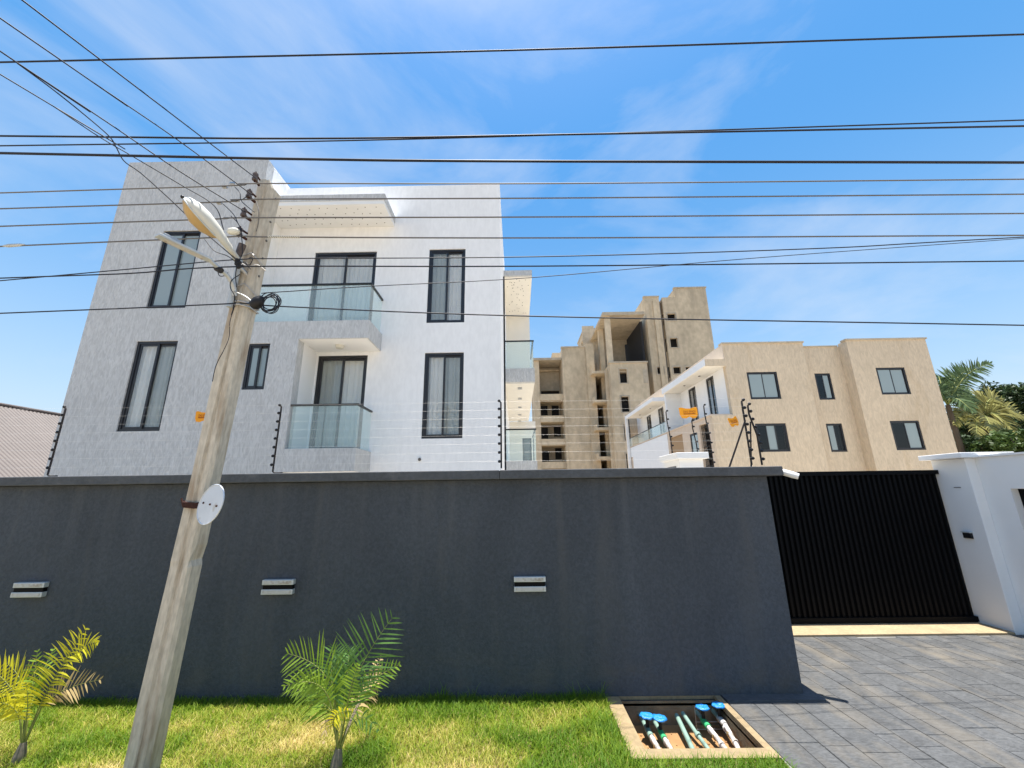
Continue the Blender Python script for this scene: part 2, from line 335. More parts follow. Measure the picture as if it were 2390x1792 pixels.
def window(parent, xf, u0, u1, z0, z1, d=.03, kind='curtain', sashes=2, fw=.055, handle=False, name='window', grille=False, panes=None):
    """sliding window in a wall opening: frame > panes, sashes, curtain"""
    f = MB(xf); f.panel(u0+.002, u1-.002, z0+.002, z1-.002, [(u0+fw, u1-fw, z0+fw, z1-fw)], .09, d)
    fr = f.build(name, 'frame', parent)
    iu0, iu1, iz0, iz1 = u0+fw, u1-fw, z0+fw, z1-fw; W = iu1-iu0; n = sashes
    for i in range(n):
        a = iu0+W*i/n-(.025 if i else 0); b = iu0+W*(i+1)/n+(.025 if i < n-1 else 0); dd = d+.02+.03*(i % 2)
        s = MB(xf); s.panel(a, b, iz0+.001, iz1-.001, [(a+.045, b-.045, iz0+.045, iz1-.045)], .026, dd); s.build('sash', 'frame', fr)
        MB(xf).box(a+.045, b-.045, dd+.009, dd+.015, iz0+.045, iz1-.045).build('pane', (panes[i] if panes else ('pane_blind' if kind == 'blind' else 'pane')), fr)
    if kind == 'curtain':
        c = MB(xf); nn = max(40, int(W*130)); vs = []; fs = []
        ph = random.random()*6
        for i in range(nn+1):
            t = i/nn; wob = .02*math.sin(t*W*48+ph+1.2*math.sin(t*9+ph))+.006*math.sin(t*W*97+ph)
            for z in (iz0-.02, iz1+.02): vs.append((iu0-.03+t*(W+.06), d+.10+wob, z))
        for i in range(nn): fs.append((2*i, 2*i+2, 2*i+3, 2*i+1))
        c.add(vs, fs, True); c.build('curtain', 'curtain', fr)
    if grille:
        g = MB(xf)
        for k in range(1, 8): z = iz0+(iz1-iz0)*k/8; g.tube([(iu0, d+.13, z), (iu1, d+.13, z)], .012, 5)
        g.build('burglar_bars', 'frame', fr)
    MB(xf).box(u0-.06, u1+.06, d+.42, d+.45, z0-.06, z1+.06).build('unlit_room_sheet', 'dark', fr)  # near-black sheet behind the window, the unlit room put into its colour
    if handle: MB(xf).tube([(u0+fw+.02, d-.02, (z0+z1)/2-.1), (u0+fw+.02, d-.02, (z0+z1)/2+.1)], .012, 6).build('handle', 'rail', fr)
    return fr

# ================================================================ SETTING
def ground_sheet(name, m, x0, x1, y0, y1, z, holes=()):
    b = MB(lambda u, d, v: (u, v, z-d)); b.panel(x0, x1, y0, y1, holes, .02, 0.0)
    return b.build(name, m, None, kind='structure')
PIT = (.98, 1.925, 3.90, 4.735)
ground_sheet('ground', 'dirt', -600, 600, -300, 1500, -.035, [PIT])
ground_sheet('road', 'road', -60, 60, -7, 2.2, -.008)
ground_sheet('lawn_soil', 'soil', -12, .84, 2.2, 4.768, .0)
ground_sheet('lawn_soil', 'soil', .84, 1.99, 2.2, 3.768, .0)
ground_sheet('compound_yard', 'compound', -12, 26, 5.02, 21.9, -.004, [(2.6, 7.5, 5.0, 7.06)])
drv = ground_sheet('driveway', 'grout', 1.99, 7.02, 2.2, 6.44, .0)
# paving tiles: long slabs with their joints
tm = {}
def tile(x0, x1, y0, y1):
    w_, h_ = round(x1-x0, 3), round(y1-y0, 3); key = (w_, h_)
    if key not in tm:
        b = MB(); e = .003
        b.add([(0, 0, 0), (w_, 0, 0), (w_, h_, 0), (0, h_, 0), (e, e, .006), (w_-e, e, .006), (w_-e, h_-e, .006), (e, h_-e, .006)],
              [(4, 5, 6, 7), (0, 1, 5, 4), (1, 2, 6, 5), (2, 3, 7, 6), (3, 0, 4, 7)])
        o = b.build('paving_tile', 'tile', drv); tm[key] = o
    else:
        o = tm[key].copy(); COL.objects.link(o)
    o.location = (x0, y0, .002+random.uniform(0, .003)); o.rotation_euler = (random.uniform(-.003, .003), random.uniform(-.003, .003), 0)
G = .005
colw = [.24, .17, .24, .30, .17]
x = 2.0; ci = 0
while x < 6.9:
    cw = min(colw[ci % 5], 7.015-x); y = 2.9-[0, .33, .14, .47, .22, .4][ci % 6]; k = ci
    while y < 6.43:
        h_ = [.42, .24, .42, .33][k % 4]; y1 = min(y+h_, 6.435)
        inwall = x < 2.83 and y1 > 4.76
        if inwall:
            if y < 4.7 and x < 2.83: tile(x+G/2, x+cw-G/2, y+G/2, 4.764)
            y1 = 9
        elif y1-y > .06: tile(x+G/2, x+cw-G/2, y+G/2, y1-G/2)
        y = y1; k += 1
    x += cw; ci += 1
y = 4.77; x = 2.83       # strip behind the wall end
bx('gate_sill', 'sill', drv, 2.84, 6.86, 6.44, 7.0, -.02, .035, bevel=.008)

# grass: blades as one mass
def grass():
    vs = []; fs = []; tone = []
    rnd = random.random
    def blade(x, y, h, t):
        a = rnd()*6.283; lean = h*random.uniform(.3, 1.5); wd = random.uniform(.0016, .0032)
        dx, dy = math.cos(a), math.sin(a); px, py = -dy*wd, dx*wd; b = len(vs)
        vs.extend([(x-px, y-py, 0), (x+px, y+py, 0), (x+dx*lean*.35+px*.8, y+dy*lean*.35+py*.8, h*.6), (x+dx*lean*.35-px*.8, y+dy*lean*.35-py*.8, h*.6), (x+dx*lean, y+dy*lean, h)])
        fs.append((b, b+1, b+2, b+3)); fs.append((b+3, b+2, b+4)); tone.extend([t]*5)
    def tone_at(x, y):
        n1 = noise.noise(Vector((x*1.3+5, y*2.1, 0)))*.9+noise.noise(Vector((x*3.7, y*4.1, 4)))*.55
        t = .43+.66*n1
        if x > -.3: t -= .30*min(1, (x+.3)/.6)                       # greener by the valve pit
        t -= .25*max(0, (y-4.5)/.25)                            # greener along the wall foot
        for (px_, py_) in ((-1.35, 3.62), (-3.9, 3.78)): t -= .35*math.exp(-((x-px_)**2+(y-py_)**2)/.05)
        return t
    n = 0
    while n < 118000:
        x = random.uniform(-6.9, 2.0); y = random.uniform(3.15, 4.76)
        if x > .84 and y > 3.755: continue
        if x > 1.97: continue
        t0 = tone_at(x, y)
        h = random.uniform(.025, .065)*(1.25 if t0 < .2 else 1)
        if .6 < x < .84: h *= 1.25
        blade(x, y, h, min(1, max(0, t0+random.gauss(0, .17)))); n += 1
    for cx, n_ in ((-.78, 26), (-.9, 10), (.55, 18), (.75, 14), (-.5, 8)):     # taller weeds at the wall foot
        for k in range(n_): blade(cx+random.gauss(0, .035), 4.72-random.random()*.05, random.uniform(.09, .2), random.uniform(.0, .2))
    for k in range(420):
        x = random.uniform(-6.5, .8); blade(x, random.uniform(4.66, 4.755), random.uniform(.05, .1), random.uniform(0, .25))
    me = bpy.data.meshes.new('grass'); me.from_pydata(vs, [], fs)
    at = me.attributes.new('tone', 'FLOAT', 'POINT'); at.data.foreach_set('value', tone)
    me.materials.append(M['grass']); o = bpy.data.objects.new('grass', me); COL.objects.link(o)
    tag(o, 'short patchy lawn, green and straw-yellow, along the foot of the charcoal wall', 'grass', kind='stuff')
grass()

# ================================================================ BOUNDARY WALL
WY = 4.77
bw = thing('boundary_wall', (0, WY, 0), 'long charcoal rendered boundary wall with projecting coping', 'wall')
b = MB(); b.box(-13, 2.82, WY, 5.0, -.3, 2.143); b.build('wall_face', 'boundary', bw, bevel=.006)
bx('return_wall', 'boundary', bw, 2.59, 2.818, 5.002, 6.86, -.1, 2.143)
b = MB(); b.box(-13, -.2, WY-.10, 5.10, 2.145, 2.245); b.build('coping', 'coping', bw, bevel=.008)
b = MB(); b.box(-.197, 2.955, WY-.10, 5.10, 2.145, 2.245); b.build('coping', 'coping', bw, bevel=.008)
bx('return_coping', 'coping', bw, 2.5, 2.95, 5.103, 6.86, 2.146, 2.243, bevel=.008)
b = MB(); b.add([(2.0, WY-.005, .0), (2.93, WY-.005, 0), (2.93, WY-.005, .02), (2.0, WY-.005, .02)], [])
b.box(2.0, 2.95, WY-.13, WY-.003, -.01, .026); b.box(2.823, 2.95, WY-.0, 5.05, -.01, .026); b.build('foot_shadow_strip', 'coping', bw)  # dark strip along the wall foot, the coping's shadow put into its colour
wall_lights = []
for i, (cx, lb) in enumerate(((-5.255, 'leftmost of three up-down lights on the charcoal wall'), (-2.57, 'middle of three up-down lights on the charcoal wall, right of the pole'),
                              (.115, 'rightmost of three up-down lights on the charcoal wall, nearest the gate'))):
    if i == 0:
        r = thing('wall_light', (cx, WY, 1.06), lb, 'wall light', 'up-down lights on the boundary wall')
        W_ = .168
        bx('housing', 'black', r, cx-W_+.008, cx+W_-.008, WY-.045, WY, 1.003, 1.117, bevel=.004)
        bx('light_bar', 'alu', r, cx-W_, cx+W_, WY-.055, WY-.002, 1.082, 1.132, bevel=.004)
        bx('light_bar', 'alu', r, cx-W_, cx+W_, WY-.055, WY-.002, .988, 1.038, bevel=.004)
        bx('lens', 'pvc_white', r, cx-W_+.02, cx+W_-.02, WY-.058, WY-.0551, .998, 1.028)
        bx('lens', 'pvc_white', r, cx-W_+.02, cx+W_-.02, WY-.058, WY-.0551, 1.092, 1.122)
        w0 = r
    else:
        r = copy_tree(w0); r.location = (cx, WY, 1.06); r['label'] = lb

# ================================================================ GATE AND RIGHT-HAND WALL
GY = 6.92
g = thing('sliding_gate', (4.87, GY, 0), 'black sliding driveway gate of close vertical ribs', 'gate')
bx('backing_sheet', 'blackgap', g, 2.84, 6.86, GY+.03, GY+.045, .06, 2.22)
bx('top_rail', 'black', g, 2.84, 6.86, GY-.03, GY+.06, 2.2, 2.265)
bx('bottom_rail', 'black', g, 2.84, 6.86, GY-.03, GY+.06, .045, .115)
sl0 = None; n = 48; st = (6.86-2.86)/n
for i in range(n):
    xx = 2.87+st*i
    if sl0 is None:
        sl0 = MB().add([(0, 0, .116), (.008, -.032, .116), (.044, -.032, .116), (.052, 0, .116), (0, 0, 2.199), (.008, -.032, 2.199), (.044, -.032, 2.199), (.052, 0, 2.199)],
                       [(0, 1, 5, 4), (1, 2, 6, 5), (2, 3, 7, 6), (0, 4, 7, 3)]).build('slat', 'black', g, loc=(0, 0, 0)); o = sl0
    else: o = sl0.copy(); COL.objects.link(o)
    o.location = (xx-4.87, .03, 0)
gp = thing('gate_pillar', (7.1, 6.7, 0), 'white rendered gate pillar with overhanging flat cap, right of the black gate', 'pillar')
bx('shaft', 'white_plain', gp, 6.87, 7.45, 6.45, 6.98, -.05, 2.42, bevel=.01)
bx('cap', 'white_plain', gp, 6.735, 7.55, 6.36, 7.04, 2.422, 2.50, bevel=.006)
bx('joint_line', 'spot', gp, 6.862, 6.869, 6.62, 6.72, 1.98, 1.99)
ic = thing('intercom', (6.86, 6.7, 1.27), 'small dark intercom box on the white gate pillar', 'intercom')
bx('body', 'rubber', ic, 6.835, 6.868, 6.64, 6.76, 1.235, 1.315, bevel=.004); bx('hood', 'alu', ic, 6.82, 6.868, 6.635, 6.765, 1.316, 1.33)
rw = thing('side_wall', (7.1, 4.5, 0), 'white rendered side wall running towards the street past the gate pillar', 'wall')
lx = lambda X: (lambda u, d, z: (X+d, -u, z))
MB(lx(7.02)).panel(-6.448, -2.3, -.05, 2.42, [(-6.10, -5.15, -.05, 1.96)], .25).build('wall_face', 'white_plain', rw)
bx('wall_cap', 'white_plain', rw, 6.99, 7.30, 2.3, 6.355, 2.422, 2.45)
pd = thing('pedestrian_gate', (7.1, 5.6, 0), 'black metal pedestrian gate in the white side wall at the right edge', 'door')
MB(lx(7.12)).panel(-6.098, -5.152, .02, 1.955, [(-6.04, -5.21, .08, 1.9)], .05).build('frame', 'black', pd)
for i in range(9): MB(lx(7.12)).box(-6.04+.0922*i+.004, -6.04+.0922*(i+1)-.004, .012, .03, .082, 1.898).build('slat', 'black', pd)
MB(lx(7.12)).box(-6.03, -5.22, .034, .04, .085, 1.895).build('backing_sheet', 'blackgap', pd)
MB(lx(7.12)).tube([(-5.95, -.03, .95), (-5.95, -.03, 1.15)], .012).build('handle', 'steel', pd)

# ================================================================ WHITE AND GREY HOUSE
YG, YF = 8.40, 9.28
h = thing('apartment_house', (-5, YG, 0), 'white and grey three-storey house with glass balconies behind the charcoal wall', 'house')
fy = lambda Y: (lambda u, d, z: (u, Y+d, z))
XL, XG, XR = -9.65, -6.12, -.35
W1 = (-8.36, -7.455, 6.14, 8.16); W2 = (-8.38, -7.46, 3.34, 5.35); W3 = (-5.88, -5.39, 4.2, 5.25)
MB(fy(YG)).panel(XL, XG, -.05, 10.17, [W1, W2]).build('grey_wall', 'stucco', h)
MB(fy(YG)).panel(XG+.001, -4.78, -.05, 5.338, [W3]).build('grey_wall', 'stucco', h)
bx('side_wall', 'stucco', h, XL, XL+.25, YG+.252, 19.8, -.05, 10.168)
bx('return_wall', 'white', h, XG-.25, XG-.0, YG+.252, 10.5, 5.77, 10.168)
bx('recess_wall', 'white_plain', h, -5.0, -4.782, YG+.252, YF-.002, -.05, 5.336)
DU = (-5.13, -3.53, 5.79, 8.07); WU = (-2.175, -1.24, 6.05, 8.1); WL = (-2.175, -1.235, 3.21, 5.275); DL = (-4.745, -3.55, 2.95, 5.245)
MB(fy(YF)).panel(XG+.001, XR, -.05, 10.06, [DU, WU, WL, DL]).build('white_wall', 'white', h)
bx('side_wall', 'white', h, XR-.25, XR, YF+.252, 19.8, -.05, 10.058)
bx('rear_wall', 'white', h, XL+.252, XR-.252, 19.5, 19.8, -.05, 9.7)
bx('roof', 'cement_grey', h, XL+.252, XR-.252, YF+.252, 19.498, 9.4, 9.55)
bx('roof', 'cement_grey', h, XL+.252, XG-.252, YG+.252, YF+.25, 9.4, 9.55)
for lv in (2.6, 5.5): bx('floor_slab', 'dark', h, XL+.26, XR-.26, YF+.76, 19.4, lv, lv+.2)
window(h, fy(YG), *W1, kind='blind'); window(h, fy(YG), *W2, panes=['pane', 'pane_screen']); window(h, fy(YG), *W3, fw=.05, kind='blind')
window(h, fy(YF), *WU, panes=['pane_screen', 'pane']); window(h, fy(YF), *WL, panes=['pane', 'pane_screen'])
window(h, fy(YF), *DU, fw=.065, name='balcony_door', handle=False); window(h, fy(YF), *DL, fw=.065, name='balcony_door', panes=['pane_screen', 'pane'])
# canopy over the upper balcony
MB().box(XG+.001, -3.125, YG, YF-.002, 8.80, 9.075).build('canopy', 'white_plain', h)
cf = bx('canopy_fascia', 'stucco', h, XG+.001, -3.12, YG-.012, YG-.001, 8.90, 9.08); bx('canopy_fascia', 'stucco', h, -3.124, -3.112, YG-.001, YF-.003, 8.90, 9.08)
sp = MB()
for i in range(48):
    u_ = -5.95+(i % 12)*.232+random.uniform(-.05, .05)+(.1 if (i//12) % 2 else 0); v_ = YG+.13+(i//12)*.2+random.uniform(-.04, .04)
    sp.tube([(u_, v_, 8.7985), (u_, v_, 8.79)], .011, 7)
sp.build('soffit_dimples', 'spot', h, kind='stuff')
# balconies
def balcony(x0, x1, yf, yb, zt, zb, rail_z, lside, m='stucco'):
    bx('balcony_slab', m, h, x0, x1, yf, yb-.002, zb, zt)
    bx('slab_soffit', 'white_plain', h, x0+.04, x1-.03, yf+.03, yb-.004, zb-.006, zb-.001)
    mid = (x0+x1)/2
    for a, c in ((x0+.05, mid-.01), (mid+.01, x1-.045)): bx('glass_panel', 'rail_glass', h, a, c, yf+.04, yf+.052, zt-.0, rail_z)
    bx('glass_panel', 'rail_glass', h, x1-.06, x1-.048, yf+.06, yb-.03, zt, rail_z)
    r_ = MB(); r_.box(x0-.0, x1-.025, yf+.022, yf+.07, rail_z, rail_z+.04); r_.box(x1-.078, x1-.03, yf+.071, yb-.004, rail_z, rail_z+.04)
    r_.build('handrail', 'rail', h)
balcony(XG+.001, -3.24, YG, YF, 5.765, 5.34, 6.66, False)
balcony(-4.779, -3.30, YG, YF, 2.93, 2.46, 3.83, True)
cl = MB(); c0 = aty(783, 816, YG+.4); cl.tube([(-4.05, 8.85, 5.333), (-4.05, 8.85, 5.27)], [.10, .085], 16); cl.build('ceiling_light', 'lampbody', h)
bx('corner_pipe', 'rubber', h, XR+.002, XR+.05, 11.6, 11.66, .0, 8.6)
vent = MB(); vp = aty(979, 1072, YF-.02); vent.tube([(vp.x, YF-.03, vp.z), (vp.x, YF+.01, vp.z)], .035, 10); vent.build('overflow_spout', 'spot', h)
# side balconies seen past the right-hand corner
X0s, X1s, Ys = XR+.002, .60, 12.3
bx('side_canopy', 'stucco', h, X0s, X1s, Ys, Ys+.1, 9.02, 9.22); bx('side_canopy', 'soffit', h, X0s, X1s, Ys+.101, 15.5, 9.02, 9.22)
sp = MB()
for i in range(40):
    u_ = random.uniform(X0s+.1, X1s-.1); v_ = random.uniform(Ys+.2, 15.3); sp.tube([(u_, v_, 9.018), (u_, v_, 9.01)], .016, 6)
sp.build('soffit_dimples', 'spot', h, kind='stuff')
MB(fy(15.502)).panel(X0s, X1s+.0, 5.78, 9.22, [], .2).build('side_wing_wall', 'soffit', h)
bx('side_wing_wall', 'white_plain', h, X1s-.2, X1s, 15.704, 19.8, 5.78, 9.22)
for zt, zb, rz in ((5.775, 5.33, 6.68), (2.90, 2.45, 3.83)):
    bx('balcony_slab', 'stucco', h, X0s, X1s, Ys, Ys+.2, zb, zt); bx('balcony_slab', 'soffit', h, X0s, X1s, Ys+.201, 19.88, zb+.05, zt-.001)
    bx('glass_panel', 'rail_glass', h, X0s+.03, X1s-.03, Ys+.04, Ys+.052, zt, rz); bx('glass_panel', 'rail_glass', h, X1s-.042, X1s-.03, Ys+.06, 14.2, zt, rz)
    r_ = MB(); r_.box(X0s, X1s, Ys+.025, Ys+.07, rz, rz+.04); r_.box(X1s-.06, X1s-.012, Ys+.071, 14.2, rz, rz+.04); r_.build('handrail', 'rail', h)
for k, (sx, sy) in enumerate(((210, 1015), (210, 1095), (210, 1162), (210, 1220), (210, 1268))):
    p = atz(1150+sx/3.318, 600+sy/3.318, 5.375); bx('soffit_light', 'steel', h, p.x-.07, p.x+.07, p.y-.12, p.y+.12, 5.36, 5.379)
MB(fy(19.9)).panel(X0s, X1s+.33, 0, 5.37, [(.28, .72, 3.0, 4.55)], .2).build('side_wing_wall', 'soffit', h)
window(h, fy(19.9), .28, .72, 3.0, 4.55, sashes=1, kind='dark')

# ================================================================ RAW CONCRETE TOWER
t = thing('concrete_tower', (14, 54, 0), 'tall unfinished raw cement apartment tower with open terrace, behind the houses', 'building')
P5 = lambda x, y, Y: aty(1150+x/3.318, 600+y/3.318, Y)
def hole5(x0, x1, y0, y1, Y, X=None):
    a = P5(x0, y0, Y); c = P5(x1, y0, Y); e = P5((x0+x1)/2, y1, Y); return (a.x, c.x, e.z, a.z)
def open_window(parent, xf, hl, d=.32, bars=True, surround=True):
    u0, u1, z0, z1 = hl
    f = MB(xf); f.panel(u0-.16, u1+.16, z0-.16, z1+.16, [(u0, u1, z0, z1)], .05, -.052); fr = f.build('window', 'cement_grey', parent)
    MB(xf).box(u0-.3, u1+.3, d+.7, d+.75, z0-.3, z1+.3).build('unlit_room_sheet', 'dark', fr); return fr
fY = fy
# T1 right-hand block
Y1 = 54.0; zA = P5(1405, 243, Y1).z; zB = P5(1310, 312, Y1).z; xa = P5(1310, 312, Y1).x; xb = P5(1405, 243, Y1).x; xc = P5(1648, 243, Y1).x
H1 = [hole5(1350, 1412, 438, 488, Y1), hole5(1372, 1428, 628, 698, Y1), hole5(1397, 1453, 850, 902, Y1), hole5(1492, 1545, 850, 902, Y1)]
MB(fY(Y1)).panel(xa, xb, 0, zB, [q for q in H1 if q[1] < xb], .35).build('wall', 'cement', t)
MB(fY(Y1)).panel(xb+.001, xc, 0, zA, [q for q in H1 if q[0] > xb], .35).build('wall', 'cement', t)
for q in H1:
    if q[1] < xb or q[0] > xb: open_window(t, fY(Y1), q)
bx('wall', 'cement', t, xb+.001, xb+.3, Y1+.352, Y1+9, zB, zA); bx('wall', 'cement', t, xc-.3, xc, Y1+.352, Y1+22, 0, zA-.001)
bx('roof', 'cement_grey', t, xa, xc-.302, Y1+.354, Y1+22, zB-.5, zB-.1); bx('parapet_cap', 'cement_grey', t, xb-.1, xc+.1, Y1-.1, Y1+.4, zA+.001, zA+.2)
bx('wall', 'cement', t, xa, xc-.302, Y1+21.6, Y1+22, 0, zB-.502)
# T2 and the recess with downpipes
xd = P5(1170, 312, Y1).x; xe = P5(1285, 314, Y1).x; zC = P5(1170, 312, Y1).z
H2 = [hole5(1272, 1324, 852, 904, Y1)]
q = H2[0]; q = (min(q[0], xe-1.2), min(q[1], xe-.25), q[2], q[3]); H2 = [q]
MB(fY(Y1)).panel(xd, xe, 0, zC, H2, .35).build('wall', 'cement', t); open_window(t, fY(Y1), H2[0])
bx('wall', 'cement', t, xd, xd+.3, Y1+.352, Y1+5, 0, zC-.001); bx('wall', 'cement_grey', t, xe+.001, xa-.001, Y1+.8, Y1+1.1, 0, zB-.4)
bx('roof', 'cement_grey', t, xd+.302, xe, Y1+.354, Y1+5, zC-.5, zC-.1); bx('parapet_cap', 'cement_grey', t, xd-.1, xe+.05, Y1-.1, Y1+.4, zC+.001, zC+.2)
for k in range(3):
    px_ = xe+.25+(xa-xe-.5)*k/2; MB().tube([(px_, Y1+.62, 0), (px_, Y1+.62, zB-.5)], .11, 8).build('downpipe', 'pipe_grey', t)
for xx in (xd+.02, xd+1.15): bx('pilaster', 'cement', t, xx, xx+.45, Y1-.22, Y1-.002, 0, zC-.6)
# T3 terrace block in front
Y3 = 52.0; xl = P5(866, 425, Y3).x; xr = P5(1165, 430, Y3).x; zr = P5(866, 425, Y3).z; zp = P5(1000, 820, Y3).z
bx('terrace_roof', 'cement_grey', t, xl-.3, xr+.2, Y3, 63, zr-.45, zr)
xl3 = P5(905, 824, Y3).x; xr3 = P5(1195, 822, Y3).x
H3 = [hole5(980, 1036, 868, 974, Y3), hole5(993, 1052, 1080, 1198, Y3), hole5(1012, 1060, 1290, 1420, Y3), hole5(1030, 1085, 1520, 1640, Y3)]
MB(fY(Y3)).panel(xl3, xr3, 0, zp, H3, .35).build('wall', 'cement', t)
for q in H3: open_window(t, fY(Y3), q)
q = hole5(1160, 1215, 870, 976, Y3); q = (q[0], min(q[1], xr3-.1), q[2], q[3])
bx('blocked_window', 'cement_grey', t, q[0], q[1], Y3-.04, Y3-.002, q[2], q[3])
bx('wall', 'cement', t, xl3, xl3+.3, Y3+.352, 62, 0, zp-.001); bx('wall', 'cement', t, xr3-.3, xr3, Y3+.352, Y1-.002, 0, zp-.001)
bx('terrace_floor', 'cement_grey', t, xl3+.302, xr3-.302, Y3+.354, 66, zp-1.2, zp-.9); bx('parapet_cap', 'cement_grey', t, xl3-.12, xr3+.1, Y3-.12, Y3+.4, zp+.001, zp+.2)
cx = P5(892, 440, Y3).x
bx('column', 'cement', t, cx-.35, cx+.35, Y3+.42, Y3+1.1, zp-.88, zr-.452)
cx = P5(835, 570, 57.0).x; bx('column', 'cement', t, cx-.35, cx+.35, 57, 57.7, zp-.88, zr-.452)
bx('terrace_rear_wall', 'cement_grey', t, xl3+.31, P5(1020, 690, 61.9).x, 61.7, 62.0, zp-.88, zr-.452)
bx('terrace_shade_sheet', 'dark', t, P5(1020, 690, 61.9).x+.01, xr+1.5, 66.0, 66.3, zp-.88, zr-.452); bx('terrace_lintel', 'cement_grey', t, P5(1020, 690, 61.9).x+.01, xr+.19, 61.7, 62.0, P5(1020, 675, 61.9).z, zr-.452)  # near-black sheet at the back, deep terrace shade put into its colour
bx('terrace_shade_wall', 'dark', t, xr+.2, xr+.5, Y1+.4, 66, zp-.88, zr-.452)  # side closed by a near-black wall, terrace shade painted in
# ledges on the left flank of T3
for k, (yy) in enumerate((985, 1190, 1385, 1590)):
    z_ = P5(780, yy, 60).z
    b = MB(); b.box(xl3-2.0, xl3-.002, 54, 61.9, z_, z_+.35); b.box(xl3-2.0, xl3-1.8, 54, 61.9, z_+.351, z_+.8); b.build('balcony_ledge', 'cement', t)
for yy in (53.2, 56.2): bx('pilaster', 'cement', t, xl3-.35, xl3-.002, yy, yy+.6, 0, zp-.5)
# T4 set back between T3 and T5
Y4 = 62.05; x40 = P5(700, 670, Y4).x; x41 = xl3+.3; z4 = P5(742, 667, Y4).z
H4 = [hole5(788, 832, 848, 935, Y4), hole5(800, 840, 1030, 1140, Y4), hole5(806, 846, 1225, 1340, Y4), hole5(812, 850, 1425, 1560, Y4)]
H4 = [(q[0], min(q[1], x41-.4), q[2], q[3]) for q in H4]
MB(fY(Y4)).panel(x40, x41, 0, z4+3, H4, .35).build('wall', 'cement_grey', t)
for q in H4: open_window(t, fY(Y4), q)
# T5 plain plaster bay
Y5 = 56.0; x50 = P5(533, 703, Y5).x; x51 = P5(715, 703, Y5).x; z5_ = P5(533, 703, Y5).z
bx('wall', 'cement', t, x50, x51, Y5, 70, 0, z5_); bx('parapet_cap', 'cement_grey', t, x50-.1, x51+.1, Y5-.1, Y5+.5, z5_+.001, z5_+.2)
bx('pilaster', 'cement', t, x51+.002, x51+1.1, Y5-.5, 63, 0, z5_+.4)
bx('pilaster', 'cement', t, x50+.02, x50+.3, Y5-.12, Y5-.002, 0, z5_-.4)
# T6 stacked balconies
Y6 = 57.0; x60 = P5(328, 785, Y6).x; x61 = x50-.002; z6_ = P5(328, 785, Y6).z
bx('roof', 'cement_grey', t, x60-.4, x61, Y6-.3, 66, z6_-.35, z6_)
bx('side_pier', 'cement', t, x60-.3, x60+.55, Y6, 61, 0, z6_-.352)
bx('wall', 'cement', t, x60-.3, x61, 63.5, 66, 0, z6_-.352)
slabs = [P5(350, yy, Y6).z for yy in (1092, 1260, 1440, 1618)]
for z_ in slabs: bx('balcony_slab', 'cement', t, x60+.552, x61, Y6-.15, 60.6, z_-.35, z_+.55)
H6 = []
Yb6 = 60.7
for (a, b_, c, d_) in ((372, 425, 1148, 1225), (455, 512, 1148, 1255), (372, 428, 1318, 1430), (472, 550, 1312, 1390), (375, 438, 1500, 1600), (482, 560, 1465, 1565), (375, 520, 1035, 1085)):
    q = hole5(a, b_, c, d_, Yb6); H6.append((max(q[0], x60+.6), min(q[1], x61-.05), q[2], q[3]))
MB(fY(Yb6)).panel(x60+.552, x61, 0, z6_-.352, H6, .3).build('balcony_rear_wall', 'cement_grey', t)
for q in H6: MB(fY(Yb6)).box(q[0]-.2, q[1]+.2, 1.2, 1.25, q[2]-.3, q[3]+.3).build('unlit_room_sheet', 'dark', t)
bx('beam', 'cement', t, x60+.552, x61, 60.2, 60.698, P5(400, 892, Yb6).z, P5(400, 878, Yb6).z)
# rooftop boxes
xq0 = P5(705, 562, 64).x; xq1 = P5(800, 562, 64).x; zq = P5(705, 562, 64).z
MB(fY(64)).panel(xq0, xq1, z5_-2, zq, [], .3).build('rooftop_room', 'cement', t)
MB(lx(xq0)).panel(-71, -64.302, z5_-2, zq, [(-67.2, -65.4, z5_, zq-1.2), (-70, -68.2, z5_, zq-1.2)], .3).build('rooftop_room', 'cement', t)
bx('rooftop_room', 'cement_grey', t, xq0-.1, xq1, 64-.1, 71, zq+.001, zq+.25); bx('unlit_room_sheet', 'dark', t, xq0+1.5, xq0+1.6, 64.4, 71, z5_-2, zq-.02)
p0 = P5(460, 740, 66); p1 = P5(535, 740, 66); bx('rooftop_room', 'cement', t, p0.x, p1.x, 66.1, 71, z6_-1, p0.z)

# ================================================================ TAN APARTMENT BLOCK
t2 = thing('tan_apartment_block', (17, 22, 0), 'tan rendered two-storey apartment block with dark square windows, behind the gate', 'building')
P6 = lambda x, y, Y: aty(1650+x/2.989, 700+y/2.989, Y)
def hole6(x0, x1, y0, y1, Y):
    a = P6(x0, y0, Y); c = P6(x1, y0, Y); e = P6(x0+(y1-y0)*.17, y1, Y); return (a.x, c.x, e.z, a.z)
YB = 22.0; XA, XB = 11.75, 16.28; zt1 = 9.98; xF3a, xF3b = 18.75, 23.2; zt3 = 10.08; YR = 22.62
HA = [hole6(275, 487, 503, 693, YB), hole6(335, 550, 862, 1060, YB)]
HB = [hole6(1175, 1378, 472, 660, YB), hole6(1274, 1478, 843, 1048, YB)]
HR = [hole6(748, 858, 512, 696, YR), hole6(828, 940, 862, 1060, YR)]
XS = 10.62
MB(fy(YB)).panel(XA, XB, 5.9, zt1, [HA[0]], .3).build('front_wall', 'tan', t2)
MB(fy(YB)).panel(XS, XB, 0, 5.898, [HA[1]], .3).build('front_wall', 'tan', t2)
MB(fy(YB)).panel(xF3a, xF3b, 0, zt3, HB, .3).build('front_wall', 'tan', t2)
MB(fy(YR)).panel(XB-.3, xF3a+.3, 0, 9.93, HR, .3).build('recessed_wall', 'tan', t2)
